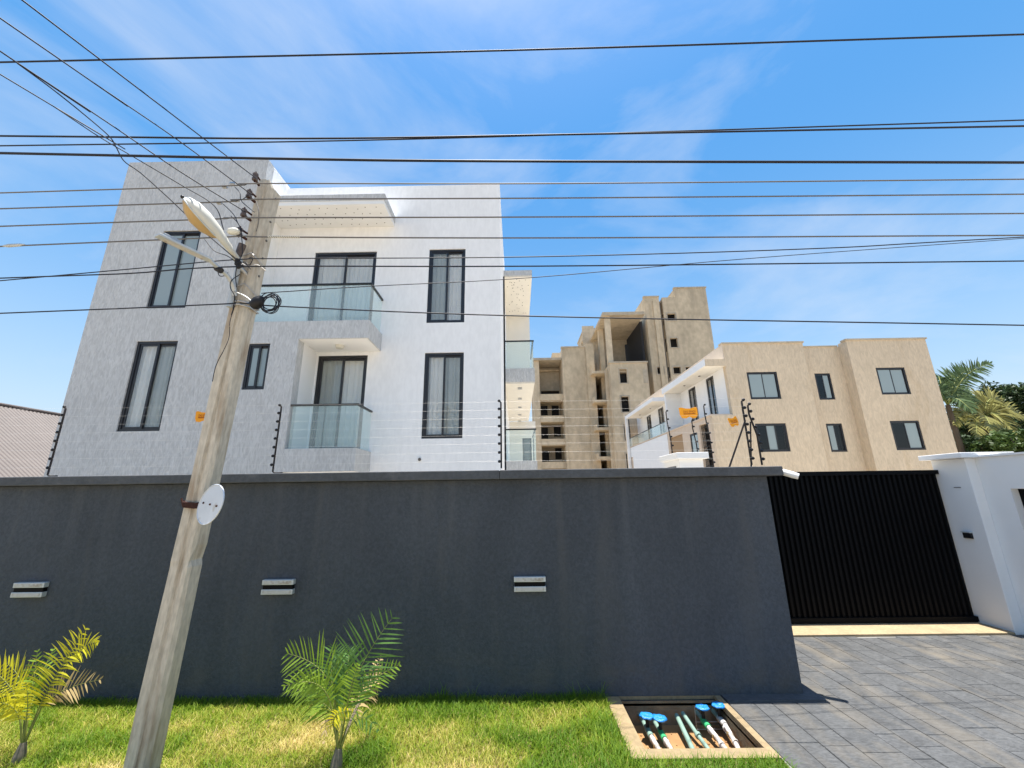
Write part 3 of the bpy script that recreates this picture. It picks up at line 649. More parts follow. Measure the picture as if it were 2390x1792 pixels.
bx('return_wall', 'tan', t2, XB-.3, XB, YB+.302, YR-.002, 0, zt1-.001); bx('return_wall', 'tan', t2, xF3a, xF3a+.3, YB+.302, YR-.002, 0, zt3-.001)
bx('side_wall', 'tan', t2, xF3b-.3, xF3b, YB+.302, 40, 0, zt3-.001)
bx('roof', 'cement_grey', t2, XA+.302, xF3b-.302, YR+.302, 40, 9.5, 9.6); bx('rear_wall', 'tan', t2, XS, xF3b-.302, 39.7, 40, 0, 9.4)
for a, c, y_, z_ in ((XA-.06, XB+.05, YB, zt1), (xF3a-.06, xF3b+.06, YB, zt3)): bx('parapet_cap', 'cement_grey', t2, a, c, y_-.06, y_+.35, z_+.001, z_+.09)
bx('parapet_cap', 'cement_grey', t2, XB+.06, xF3a-.07, YR-.05, YR+.35, 9.931, 10.0)
window(t2, fy(YB), *HA[0], kind='blind', fw=.08); window(t2, fy(YB), *HA[1], kind='mixed', fw=.08, sashes=3, grille=True, panes=['pane_dark', 'pane_blind', 'pane_dark'])
window(t2, fy(YB), *HB[0], kind='blind', fw=.08); window(t2, fy(YB), *HB[1], kind='mixed', fw=.08, panes=['pane_dark', 'pane_blind'])
window(t2, fy(YR), *HR[0], kind='mixed', fw=.07, panes=['pane_dark', 'pane_blind']); window(t2, fy(YR), *HR[1], kind='mixed', fw=.07, panes=['pane_blind', 'pane_dark'])
# left flank: white upper wall set in above the projecting lower storey
DW = [(-24.55, -23.55, 6.05, 8.6), (-27.25, -26.1, 6.0, 8.6), (-33.5, -32.2, 6.0, 8.5), (-36.6, -35.4, 6.0, 8.45)]
MB(lx(XA)).panel(-39.6, -22.302, 5.9, 9.97, DW, .3).build('flank_wall', 'white_plain', t2)
for q in DW: window(t2, lx(XA), *q, kind='mixed', fw=.09, name='balcony_door')
LW = [(-23.75, -22.6, .2, 5.62), (-28.6, -26.3, 2.4, 5.5), (-25.2, -24.1, 3.2, 5.3)]
MB(lx(XS)).panel(-39.6, -22.302, 0, 5.898, LW, .3).build('flank_wall', 'pinkish', t2)
MB(lx(XS)).box(-28.58, -26.32, .1, .16, 2.42, 5.48).build('roller_door', 'brown', t2)
MB(lx(XS)).box(-23.74, -22.61, 1.1, 1.15, .2, 5.6).build('unlit_room_sheet', 'dark', t2)
window(t2, lx(XS), *LW[2], kind='blind', sashes=1, fw=.08)
gr = MB(lx(XS))
for k in range(15): gr.tube([(-23.74, .12, .4+k*.36), (-22.61, .12, .4+k*.36)], .02, 5)
for k in range(6): gr.tube([(-23.7+k*.21, .12, .2), (-23.7+k*.21, .12, 5.6)], .014, 5)
gr.build('stair_grille', 'rail', t2)
bx('balcony_floor', 'pinkish', t2, XS-.04, XA-.002, 22.05, 39.5, 5.9, 5.98)
bx('partition', 'white_plain', t2, XS+.05, XA-.002, 28.6, 28.85, 5.982, 8.68)
bx('canopy', 'soffit', t2, XS, XA-.002, 22.0, 28.9, 8.69, 9.08, bevel=.01); bx('canopy_fascia', 'tan', t2, XS+.01, XA+.05, 21.97, 21.998, 8.69, 9.09)
bx('canopy_fascia', 'white_plain', t2, XS-.04, XS-.002, 21.97, 28.95, 8.72, 9.1)
bx('canopy', 'soffit', t2, 10.45, XA-.002, 30.7, 38.4, 8.62, 8.86); bx('canopy_fascia', 'white_plain', t2, 10.4, XA-.0, 30.66, 30.698, 8.6, 8.9); bx('canopy_fascia', 'white_plain', t2, 10.41, 10.448, 30.7, 38.4, 8.6, 8.9)
for yy in (24.0, 26.3): MB().tube([(11.15, yy, 8.69), (11.15, yy, 8.66)], .07, 10).build('downlight', 'spot', t2)
for yy in (33.5, 36.5): MB().tube([(11.15, yy, 8.62), (11.15, yy, 8.59)], .07, 10).build('downlight', 'spot', t2)
MB(lx(XS-.02)).box(-39.4, -29.0, .0, .015, 5.99, 6.72).build('glass_panel', 'rail_glass', t2); MB(lx(XS-.03)).box(-39.4, -29.0, .0, .04, 6.72, 6.77).build('handrail', 'rail', t2)
MB(lx(XS-.03)).panel(-39.6, -28.9, 0, 5.86, [(-38.9, -37.9, 2.4, 5.0)], .028).build('lower_facing', 'white_plain', t2)
bx('end_fin', 'white_plain', t2, XS-.25, XS-.05, 38.5, 38.7, 0, 8.9); MB(lx(XS+.1)).box(-39.5, -38.72, 0, .05, 2.5, 8.6).build('end_glazing', 'frame', t2)

bx('flank_parapet', 'pinkish', t2, XA-.03, XA-.002, 22.0, 39.6, 9.11, 9.968)
# guard booth between wall and block
gb = thing('guard_booth', (5.0, 12.6, 0), 'small white guard booth with thick flat roof, just over the wall left of the gate', 'booth')
bx('roof', 'white_plain', gb, 4.62, 5.54, 12.0, 13.5, 2.88, 3.06, bevel=.01)
MB(fy(12.12)).panel(4.72, 5.40, 0, 2.879, [], .12).build('wall', 'white_plain', gb)
MB(lx(4.72)).panel(-13.4, -12.242, 0, 2.879, [(-13.2, -12.4, 1.2, 2.7)], .1).build('wall', 'white_plain', gb)
wf = MB(lx(4.72)); wf.panel(-13.198, -12.402, 1.202, 2.698, [(-13.15, -12.82, 1.26, 2.64), (-12.78, -12.45, 1.26, 2.64)], .05, .02); wf.build('window', 'frame', gb)
MB(lx(4.72)).box(-13.16, -12.44, .08, .085, 1.25, 2.65).build('pane', 'pane_blind', gb)
bx('rear_wall', 'white_plain', gb, 4.822, 5.40, 13.25, 13.4, 0, 2.879); bx('door', 'rubber', gb, 5.402, 5.46, 12.3, 13.1, 0, 2.6)
iw = thing('inner_wall', (5, 14, 0), 'inner compound wall carrying the far fence posts, almost hidden', 'wall')
bx('wall_face', 'white_plain', iw, 3.4, 9.0, 14.0, 14.2, 0, 2.6)

# ================================================================ NEIGHBOUR'S CORRUGATED ROOF
nh = thing('neighbour_house', (-22, 16, 0), 'low neighbour house with faded pink corrugated roof at the left edge', 'house')
RX, RZ, SL = -22.75, 6.0, .72
def roof_side(sgn):
    b = MB(); vs = []; fs = []; n = 0; y = 8.0; run = 5.4; i = 0
    ys = []
    while y < 24: ys += [(y, 0), (y+.05, .035), (y+.11, .035), (y+.16, 0)]; y += .16
    for yy, dz in ys:
        vs += [(RX, yy, RZ+dz), (RX+sgn*run, yy, RZ-SL*run+dz)]
    for k in range(len(ys)-1): fs.append((2*k, 2*k+1, 2*k+3, 2*k+2))
    b.add(vs, fs); return b
roof = roof_side(1).build('roof', 'corrug', nh); roof_side(-1).build('roof', 'corrug', nh)
MB().tube([(RX, 7.95, RZ+.04), (RX, 24.05, RZ+.04)], .09, 8).build('ridge_cap', 'corrug', nh)
bx('wall', 'pinkish', nh, RX-5.0, RX+5.0, 8.4, 23.6, 0, 2.35)
for e_ in (8.4, 23.4): MB().add([(RX-5, e_, 2.352), (RX+5, e_, 2.352), (RX, e_, RZ-.05), (RX-5, e_+.2, 2.352), (RX+5, e_+.2, 2.352), (RX, e_+.2, RZ-.05)], [(0, 1, 2), (5, 4, 3), (0, 3, 4, 1), (1, 4, 5, 2), (2, 5, 3, 0)]).build('gable', 'pinkish', nh)

# ================================================================ UTILITY POLE
PY = 3.60
pole = thing('utility_pole', (-2.80, PY, 0), 'leaning weathered concrete utility pole standing in the lawn before the charcoal wall', 'pole')
def pole_pt(z): return Vector((-2.80+.0475*z, PY, z))
b = MB(); prof = [(-.083, -.078), (-.01, -.083), (.002, -.066), (.02, -.066), (.03, -.083), (.062, -.078), (.083, -.05), (.083, .068), (-.083, .068)]
levels = [-.3, .4, 1.0, 1.45, 1.5, 1.62, 2.2, 3.0, 3.8, 4.5, 4.95, 5.18]; vs = []; fs = []
for z in levels:
    c = pole_pt(z); k = .99-.008*z; jit = .004
    for (px_, py_) in prof:
        chip = .02 if (z == 1.5 and px_ > .08) else 0
        top = -.10 if (z == 5.18 and px_ > .06) else 0
        vs.append((c.x+px_*k-chip+random.uniform(-jit, jit), c.y+py_*k+random.uniform(-jit, jit), z+top))
n = len(prof)
for i in range(len(levels)-1):
    for k in range(n): fs.append((i*n+k, i*n+(k+1) % n, (i+1)*n+(k+1) % n, (i+1)*n+k))
fs.append(tuple(range((len(levels)-1)*n, len(levels)*n))); b.add(vs, fs)
b.build('shaft', 'concrete', pole)
hb = MB()
for z in (5.0, 4.72, 4.5, 4.3, 4.1):
    c = pole_pt(z); hb.tube([(c.x+.086, c.y-.0, z), (c.x+.06, c.y-.0, z)], .011, 7)
hb.build('hole_shade_plugs', 'spot', pole)  # dark plugs on the pole face, the shade inside each hole as colour
# conduit strip and steel band
c0, c1 = pole_pt(3.72), pole_pt(4.22)
MB().tube([(c0.x-.06, PY-.105, c0.z), (c1.x-.06, PY-.105, c1.z)], .026, 8).build('conduit', 'alu', pole)
cb = pole_pt(3.75); 
bnd = MB(); 
for dz in (0, .035):
    z = 3.74+dz; c = pole_pt(z); bnd.tube([(c.x-.095, PY-.095, z), (c.x+.02, PY-.10, z+.012), (c.x+.095, PY-.06, z), (c.x+.095, PY+.08, z), (c.x-.095, PY+.08, z), (c.x-.095, PY-.095, z)], .009, 6)
bnd.build('steel_band', 'bronze', pole)
for z in (3.95, 4.28):
    c = pole_pt(z); MB().tube([(c.x-.10, PY-.10, z-.03), (c.x+.03, PY-.10, z+.02), (c.x+.095, PY-.06, z-.05), (c.x+.095, PY+.05, z-.07)], .005, 6).build('tie_wire', 'bronze', pole)
# insulator brackets
INS = []
for (px_, py_) in ((606, 423), (592, 463), (580, 506), (570, 550)):
    p = aty(px_, py_, PY-.13); INS.append(p)
    c = pole_pt(p.z); br = MB()
    br.tube([(c.x-.05, PY-.10, p.z-.02), (p.x-.015, PY-.18, p.z-.02)], .014, 6); br.tube([(c.x-.05, PY-.10, p.z+.045), (p.x-.015, PY-.18, p.z+.045)], .010, 6)
    br.tube([(p.x-.015, PY-.18, p.z-.05), (p.x-.015, PY-.18, p.z+.07)], .008, 6)
    k = br.build('insulator_bracket', 'rust', pole)
    s_ = MB(); s_.tube([(p.x-.015, PY-.18, p.z-.03), (p.x-.015, PY-.18, p.z-.012), (p.x-.015, PY-.18, p.z+.012), (p.x-.015, PY-.18, p.z+.03), (p.x-.015, PY-.18, p.z+.048)], [.026, .028, .018, .028, .024], 10); s_.build('insulator', 'porcelain', k)
# tangle of jumper wires on the pole
jw = 0
def jumper(pts, r=.004, m='wire_dark'): MB().tube(spline([aty(x_, y_, PY-d_) for x_, y_, d_ in pts], 5), r, 5).build('jumper_wire', m, pole)
jumper([(548, 436, .2), (560, 450, .22), (562, 466, .22), (575, 480, .2), (594, 495, .18)]); jumper([(520, 475, .2), (545, 500, .22), (556, 522, .22), (566, 540, .2)])
jumper([(565, 466, .2), (580, 455, .22)]); jumper([(598, 470, .18), (604, 492, .19), (603, 520, .18), (598, 540, .17)], .004, 'wire_alu')
jumper([(539, 504, .2), (555, 520, .22), (562, 540, .22), (566, 590, .2), (556, 610, .2), (550, 640, .2), (552, 670, .2)])
jumper([(478, 558, .25), (500, 585, .25), (530, 597, .24), (552, 612, .2)]); jumper([(507, 628, .25), (512, 643, .25), (524, 643, .25), (532, 636, .22)])
jumper([(560, 640, .2), (540, 655, .22), (538, 672, .22), (547, 690, .2), (545, 715, .18), (540, 735, .17)]); jumper([(552, 700, .2), (546, 720, .18), (538, 745, .16), (536, 760, .16)], .003)
jumper([(520, 822, .16), (510, 840, .17), (502, 860, .18), (496, 890, .19)], .0035); jumper([(536, 762, .16), (534, 790, .16), (520, 822, .16)], .003)
jumper([(575, 605, .16), (590, 600, .17), (583, 618, .17), (572, 612, .17), (585, 628, .16)], .004)
jumper([(560, 612, .19), (580, 622, .18), (600, 618, .17), (620, 632, .16)], .006, 'pvc_white'); jumper([(545, 680, .18), (570, 690, .16), (590, 705, .15)], .006, 'steel')
jt = MB()
for k in range(16):
    p = aty(random.uniform(548, 566), random.uniform(606, 630), PY-.2); jt.ball(p, random.uniform(.012, .022), 6, 4)
jt.build('tape_bundle', 'rubber', pole)
for px_, py_ in ((542, 428), (525, 437), (553, 468), (512, 474)):
    p = aty(px_, py_, PY-.19); bx('wire_clamp', 'bronze', pole, p.x-.022, p.x+.022, p.y-.012, p.y+.012, p.z-.012, p.z+.012, bevel=.004)
p = aty(552, 590, PY-.15); MB().tube([(p.x+.02, p.y, p.z-.03), (p.x+.045, p.y, p.z+.09)], [.03, .035], 9).build('fuse_holder', 'porcelain', pole)
p = aty(545, 540, PY-.22); MB().ball(p, .05, 9, 6, (1.3, .8, .7)).build('photocell', 'lampbody', pole)
# sodium street lamp (cobra head)
sa = thing('sodium_street_lamp', aty(556, 604, PY-.15), 'cream cobra-head street lamp with amber bowl on the concrete pole', 'street lamp')
A = aty(557, 606, PY-.14); T = aty(428, 462, 2.86); ax = (T-A).normalized(); sdv = ax.cross(Vector((0, 0, 1))).normalized(); upv = sdv.cross(ax).normalized(); RL = rad(52); sdv, upv = sdv*math.cos(RL)+upv*math.sin(RL), upv*math.cos(RL)-sdv*math.sin(RL); Ln = (T-A).length
def lamp_body(b, prof, lower):
    vs = []; fs = []; n = 12
    for (s_, w_, hi) in prof:
        for k in range(n+1):
            a = math.pi*k/n; cc, ss = math.cos(a), math.sin(a)
            vs.append(A+ax*(Ln*s_)+sdv*(w_*cc)+upv*((-1 if lower else 1)*hi*ss))
    for i in range(len(prof)-1):
        for k in range(n): fs.append((i*(n+1)+k, i*(n+1)+k+1, (i+1)*(n+1)+k+1, (i+1)*(n+1)+k))
    b.add(vs, fs, True)
b = MB(); top = [(0, .022, .02), (.12, .035, .03), (.3, .065, .05), (.5, .095, .075), (.7, .115, .085), (.86, .108, .075), (.96, .07, .045), (1, .015, .01)]; lamp_body(b, top, False)
lamp_body(b, [(0, .022, .02), (.12, .035, .02), (.3, .065, .02), (.42, .085, .015), (.5, .095, .004)], True); b.build('housing', 'lampbody', sa)
b = MB(); lamp_body(b, [(.40, .04, .01), (.47, .075, .05), (.58, .09, .085), (.74, .1, .095), (.88, .088, .07), (.96, .06, .03), (.985, .03, .01)], True); b.build('lens_bowl', 'lens', sa)
b = MB(); rim = [A+ax*(Ln*s_)+sdv*(w_*1.03) for s_, w_, _ in top[3:]]+[A+ax*(Ln*s_)-sdv*(w_*1.03) for s_, w_, _ in reversed(top[3:])]; b.tube(rim, .007, 6); b.build('rim', 'alu', sa)
b = MB(); p = T+ax*.01; b.ball(p, .016, 6, 4); b.build('latch', 'rubber', sa)
b = MB(); b.tube([A+Vector((.05, .10, -.12)), A+Vector((.0, .03, -.06)), A+ax*.10], [.022, .022, .02], 8); b.build('arm', 'steel', sa)
# flat LED lamp below it
le = thing('led_street_lamp', aty(552, 690, PY-.12), 'slim flat grey LED street lamp on a bent arm, below the cobra-head lamp', 'street lamp')
ap = [aty(548, 690, PY-.13), aty(545, 668, PY-.17), aty(532, 645, PY-.24), aty(510, 625, PY-.34), aty(485, 603, PY-.45)]
MB().tube(spline(ap, 6), .019, 8).build('arm', 'alu', le)
a0 = aty(490, 607, PY-.43); a1 = aty(366, 548, PY-.80); lax = (a1-a0).normalized(); ls = lax.cross(Vector((0, 0, 1))).normalized(); lu = ls.cross(lax)
def obox(b, c, l_, w_, h_, t0=0.0): b.add([c+lax*(l_*i)+ls*(w_*j)+lu*(h_*k) for i in (0, 1) for j in (-1, 1) for k in (-.5, .5)], [(0, 1, 3, 2), (4, 6, 7, 5), (0, 4, 5, 1), (2, 3, 7, 6), (0, 2, 6, 4), (1, 5, 7, 3)])
b = MB(); obox(b, a0, (a1-a0).length, .036, .022); b.build('housing', 'alu', le, bevel=.004)
b = MB(); obox(b, a0+lax*.05+lu*-.0135, (a1-a0).length-.1, .028, .004); b.build('led_panel', 'pvc_white', le)
b = MB(); obox(b, a0+lax*((a1-a0).length-.16)+lu*.026, .12, .022, .028); b.build('sensor_box', 'steel', le, bevel=.004)
b = MB(); p = ap[3]; b.tube([p+Vector((-.02, 0, 0)), p+Vector((.03, 0, -.03))], .027, 8); b.build('clamp', 'rubber', le)
# round plate strapped to the pole
rp = thing('round_sign_plate', (-2.6, PY-.17, 1.9), 'round whitish metal plate strapped to the concrete pole', 'sign')
c = aty(492, 1177, PY-.17); nrm = Vector((-.42, -.90, .05)).normalized(); e1 = nrm.cross(Vector((0, 0, 1))).normalized(); e2 = e1.cross(nrm).normalized()
e2b = (e2+e1*-.18).normalized(); R_ = .158
b = MB(); n = 36; vs = [c+nrm*.004+(e1*math.cos(6.2832*k/n)+e2b*math.sin(6.2832*k/n))*R_ for k in range(n)]+[c-nrm*.004+(e1*math.cos(6.2832*k/n)+e2b*math.sin(6.2832*k/n))*R_ for k in range(n)]
b.add(vs, [tuple(range(n)), tuple(range(2*n-1, n-1, -1))]+[(k, k+n, (k+1) % n+n, (k+1) % n) for k in range(n)]); b.build('plate', 'plate', rp)
b = MB(); b.tube([c+nrm*.004+(e1*math.cos(6.2832*k/n)+e2b*math.sin(6.2832*k/n))*R_ for k in range(n+1)], .005, 5); b.build('rim', 'plate', rp)
for s_ in (-.6, 0, .62): MB().ball(c+nrm*.006+e1*(R_*s_)+e2b*(.02*s_), .009, 7, 4).build('bolt', 'rust', rp)
b = MB()
for dz in (-.018, -.006, .006, .018):
    z = c.z+dz; q = pole_pt(z)
    b.tube([aty(424, 1168+dz*300, PY-.10), (q.x-.07, PY-.095, z+.0), (q.x+.03, PY-.10, z-.01), (q.x+.095, PY-.05, z), (q.x+.095, PY+.08, z), (q.x-.095, PY+.08, z), (q.x-.095, PY-.07, z+.01)], .0075, 5)
b.build('strap', 'rust', rp)
# cable coil and splice closure hung on the pole
cc = thing('cable_coil', aty(620, 710, PY-.2), 'coil of spare black cable with splice closure hung on the concrete pole', 'cable coil')
ctr = aty(630, 708, PY-.2); b = MB()
for k in range(7):
    r1 = random.uniform(.06, .092); ox, oz = random.uniform(-.015, .03), random.uniform(-.02, .02); tl = random.uniform(-.5, .5)
    b.tube([ctr+Vector((ox+r1*math.cos(a*.2618)*1.0, tl*.05*math.sin(a*.2618), oz+r1*1.05*math.sin(a*.2618))) for a in range(25)], .0045, 5, False)
b.build('coil', 'wire_dark', cc)
q0 = aty(588, 718, PY-.22); q1 = aty(614, 692, PY-.22); b = MB(); b.tube([q0, q0.lerp(q1, .15), q0.lerp(q1, .6), q0.lerp(q1, .9), q1], [.02, .05, .052, .03, .012], 10); b.build('splice_closure', 'rubber', cc)

# ================================================================ OVERHEAD WIRES
def wire(pts, r, m, label, group='overhead wires', ext=True, sub=6):
    """pts: (px, py, Y) photo pixel and distance; extended past the frame on both sides"""
    P = [aty(*p) for p in pts]
    if ext in (True, 'L'): d = (P[0]-P[1]).normalized(); P = [P[0]+d*9]+P
    if ext in (True, 'R'): d = (P[-1]-P[-2]).normalized(); P = P+[P[-1]+d*9]
    MB().tube(spline(P, sub), r, 6).build('overhead_wire', m, None, label=label, cat='wire', group=group)
wire([(0, 145, 2.8), (1195, 117, 2.8), (2390, 80, 2.8)], .008, 'wire_dark', 'highest of the black cables crossing the sky, alone near the top')
wire([(0, 317, 2.9), (700, 323, 2.9), (1307, 314, 2.9), (2390, 294, 2.9)], .008, 'wire_dark', 'upper of two crossing cables at the left edge, second from the top')
wire([(0, 340, 2.95), (700, 330, 2.95), (1307, 314.5, 2.95), (2390, 280, 2.95)], .006, 'wire_dark', 'thin cable crossing the second cable in mid sky, rising to the right')
wire([(0, 357, 2.8), (700, 371, 2.8), (1195, 376, 2.8), (2390, 379, 2.8)], .0105, 'wire_dark', 'thickest black cable, just above the roofline of the grey block')
LVY = PY-.21
wire([(0, 450, LVY), (540, 433, LVY), (606, 428, LVY), (1300, 428, LVY), (2390, 418, LVY)], .0065, 'wire_alu', 'power line on the topmost insulator of the concrete pole')
wire([(0, 487, LVY), (520, 471, LVY), (592, 465, LVY), (1300, 462, LVY), (2390, 453, LVY)], .0065, 'wire_alu', 'power line on the second insulator of the concrete pole')
wire([(0, 528, LVY), (500, 511, LVY), (580, 508, LVY), (1300, 506, LVY), (2390, 498, LVY)], .0065, 'wire_alu', 'power line on the third insulator of the concrete pole')
wire([(0, 575, LVY), (480, 555, LVY), (570, 551, LVY), (650, 553, LVY), (1300, 555, LVY), (2390, 549, LVY)], .0065, 'wire_alu', 'power line on the lowest insulator with a spliced end')
LY2 = PY-.18
wire([(0, 655, LY2), (300, 628, LY2), (545, 606, LY2), (690, 603, LY2), (1250, 599, LY2), (1900, 580, LY2), (2390, 553, LY2)], .005, 'wire_dark', 'thin black line just above the upper balcony rail')
wire([(0, 649, LY2-.03), (300, 638, LY2-.03), (560, 622, LY2-.03), (1250, 621, LY2-.03), (2390, 609, LY2-.03)], .006, 'wire_dark', 'black line crossing the pole at the lamp clamp, below the thin line')
wire([(610, 684, LY2), (860, 668, LY2+.3), (1250, 647, LY2+.8), (1750, 603, LY2+1.2), (2390, 556, LY2+1.6)], .0045, 'wire_dark', 'thin line from the cable coil rising across the facade to the right', ext='R')
wire([(0, 731, LY2), (300, 719, LY2), (548, 708, LY2)], .006, 'wire_dark', 'lowest black cable left of the pole, ending at the steel band', ext='L')
wire([(560, 707, LY2), (700, 717, LY2), (1250, 738, LY2), (2390, 759, LY2)], .006, 'wire_dark', 'lowest black cable right of the pole, passing over the tan block', ext='R')
# armour-rod splices on the lines
def splice(p0, p1, Y, n, r, m, label):
    a, c = aty(*p0, Y), aty(*p1, Y); b = MB(); k = 60
    for s_ in range(n): b.tube([a.lerp(c, i/k)+Vector((0, r*math.cos(i*.75+s_*6.283/n), r*math.sin(i*.75+s_*6.283/n))) for i in range(k+1)], r*.75, 5)
    b.build('wire_splice', m, None, label=label, cat='splice', group='splices on the power lines')
splice((626, 552), (700, 553), LVY, 2, .007, 'lampbody', 'bright twisted splice on the lowest power line, right of the pole')
p0 = aty(8, 574, LVY); p1 = aty(58, 571, LVY); MB().tube([p0, p0.lerp(p1, .25), p0.lerp(p1, .8), p1], [.008, .017, .015, .007], 7).build('wire_splice', 'alu', None, label='grey sleeve splice on a power line at the left edge', cat='splice', group='splices on the power lines')
# service drops towards the street behind the camera
SD = 'service drops from the pole'
wire([(598, 416, LVY), (495, 338, 3.0), (330, 212, 2.4), (52, 0, 1.75)][::-1], .005, 'wire_dark', 'rightmost of the service wires running from the pole to the upper left', SD, 'L')
wire([(590, 456, LVY), (410, 323, 2.9), (210, 187, 2.4), (0, 42, 1.9)][::-1], .005, 'wire_dark', 'second service wire from the right, running to the upper left', SD, 'L')
wire([(574, 495, LVY), (420, 400, 3.0), (250, 285, 2.6), (40, 146, 2.1), (0, 119, 2.0)][::-1], .005, 'wire_dark', 'middle service wire running from the third insulator to the upper left', SD, 'L')
wire([(522, 536, 3.3), (500, 480, 3.25), (420, 430, 3.1), (310, 365, 2.85), (230, 318, 2.7), (120, 245, 2.45), (0, 173, 2.2)][::-1], .0045, 'wire_dark', 'lowest service wire at the left edge, reaching the cobra-head lamp', SD, 'L')
wire([(552, 606, 3.4), (470, 535, 3.25), (400, 468, 3.1), (330, 405, 2.95), (290, 376, 2.85), (272, 345, 2.8), (255, 318, 2.75), (200, 270, 2.6), (120, 206, 2.35), (40, 147, 2.12)][::-1], .0045, 'wire_dark', 'kinked service wire that dips across the cobra-head lamp', SD, False)

# ================================================================ ELECTRIC FENCE
FZ = [2.36+i*.102 for i in range(8)]
def fence_post(x, y, z0, z1, side=-1, n=8, label='', bend=.0, foot=True, s=.88, group='electric fence posts'):
    r = thing('electric_fence_post', (x, y, z0), label, 'fence post', group)
    pts = ([(x+.13*s, y, z0+.012), (x+.03*s, y, z0+.012)] if foot else [])+[(x, y, z0+.03), (x, y, z0+(z1-z0)*.5), (x+bend, y, z0+(z1-z0)*.82), (x+bend*1.0, y, z1-.03*s), (x+bend+side*.03*s, y, z1)]
    MB().tube(pts, .012*s, 7).build('post', 'fencepost', r)
    for i in range(n):
        z = z0+(z1-z0)*(.13+.87*i/max(1, n-1)); z = min(z, z1-.004); t_ = (z-z0)/(z1-z0); xx = x+bend*max(0, min(1, (t_-.5)/.32))
        b = MB(); b.tube([(xx+side*.008*s, y-.0, z), (xx+side*.022*s, y, z), (xx+side*.032*s, y, z), (xx+side*.045*s, y, z)], [.01*s, .02*s, .02*s, .011*s], 8); b.build('insulator', 'rubber', r)
    return r
fence_post(-5.56, 4.88, 2.246, 3.10, label='electric fence post on the wall at the left corner of the house')
fence_post(-2.88, 4.88, 2.246, 3.08, label='electric fence post on the wall right of the concrete pole')
fence_post(-.185, 4.88, 2.246, 3.09, foot=False, label='electric fence post on the wall at the right corner of the white facade')
fence_post(2.745, 4.9, 2.246, 3.06, side=1, bend=-.0, foot=False, s=.95, label='tall braced electric fence post at the end of the wall, left of the pair')
fence_post(2.90, 4.96, 2.246, 3.02, side=1, bend=-.055, foot=False, s=.95, label='tall braced electric fence post at the end of the wall, right of the pair')
def brace(a, c, label): MB().tube([a, c], .010, 6).build('fence_brace', 'fencepost', None, label=label, cat='brace', group='braces of the fence end posts')
brace((2.745, 4.885, 2.80), (2.47, 4.885, 2.246), 'slanting brace leaning left from the fence end post')
brace((2.87, 5.0, 2.80), (2.79, 5.0, 2.246), 'near-upright brace between the two fence end posts')
for i, z in enumerate(FZ):
    b = MB(); b.tube([(-13, 4.875, z), (-5.59, 4.875, z), (-4.2, 4.875, z-.006), (-2.91, 4.875, z), (-1.6, 4.875, z-.006), (-.215, 4.875, z), (1.3, 4.875, z-.008), (2.78, 4.885, z)], .00065, 4)
    lab = ['lowest', 'second lowest', 'third lowest', 'fourth lowest', 'fourth highest', 'third highest', 'second highest', 'topmost'][i]
    b.build('fence_strand', 'wire_fence', None, label=lab+' of eight thin electric fence strands above the wall', cat='fence wire', group='electric fence strands')
# far posts behind the guard booth
def far_post(p0, p1, Y, label, n=7):
    a, c = aty(*p0, Y), aty(*p1, Y); fence_post(a.x, Y, 2.6, c.z, side=1, n=n, foot=False, s=1.7, label=label, bend=-.06, group='far fence posts')
far_post((1569, 1056), (1558, 958), 14.1, 'far fence post behind the guard booth, leftmost of three')
far_post((1628, 1056), (1620, 978), 14.1, 'far fence post under the larger orange sign')
far_post((1662, 1062), (1643, 944), 14.1, 'far fence post just right of the larger orange sign, before the dark grille')
# warning plates
def warn(cx_, cy_, Y, wpx, hpx, rot, label, m='orange', text=True):
    c = aty(cx_, cy_, Y); k = Y/FPX*1.03; W_, H_ = wpx*k/2, hpx*k/2
    out = [(-1, .9), (-.75, 1), (-.3, .78), (.2, .72), (.7, 1), (.95, .98), (1, .3), (.98, -.45), (.75, -.95), (.4, -1), (.05, -.72), (-.35, -1), (-.8, -.9), (-.97, -.3)]
    ca, sa_ = math.cos(rot), math.sin(rot)
    def tr(u, v, d): u, v = u*W_, v*H_; return (c.x+u*ca-v*sa_, c.y+d, c.z+u*sa_+v*ca)
    r = thing('warning_sign', c, label, 'sign', 'orange fence warning signs')
    n = len(out); b = MB(); b.add([tr(u, v, -.004) for u, v in out]+[tr(u, v, .004) for u, v in out], [tuple(reversed(range(n))), tuple(range(n, 2*n))]+[(i, (i+1) % n, (i+1) % n+n, i+n) for i in range(n)]); b.build('plate', m, r)
    cu = bpy.data.curves.new('sign_text', 'FONT'); cu.body = 'DAS EPADI'; cu.align_x = 'CENTER'; cu.align_y = 'CENTER'; cu.size = 1; cu.extrude = .0
    ob = bpy.data.objects.new('tmp', cu); COL.objects.link(ob); bpy.context.view_layer.update()
    me = bpy.data.meshes.new_from_object(ob); bpy.data.objects.remove(ob)
    xs = [v.co.x for v in me.vertices]; ys = [v.co.y for v in me.vertices]; sx = 1.3/(max(xs)-min(xs)); sy = .42/(max(ys)-min(ys)); b = MB()
    b.add([tr(v.co.x*sx+.1, v.co.y*sy+.15, -.0075) for v in me.vertices], [tuple(p.vertices) for p in me.polygons])
    for i in range(9): b.add([tr(-.55+i*.145, -.3, -.0075), tr(-.55+i*.145+.11, -.3, -.0075), tr(-.55+i*.145+.11, -.12, -.0075), tr(-.55+i*.145, -.12, -.0075)], [(0, 1, 2, 3)])
    b.build('lettering', 'signprint', r)
    return r
warn(1607, 963, 14.0, 42, 26, .02, 'larger orange warning sign before the white flank of the tan block')
warn(1712, 984, 9.5, 21, 22, .25, 'small faded orange warning sign left of the fence end posts')
warn(474, 972, 4.87, 36, 26, 0, 'orange warning sign half hidden behind the concrete pole')
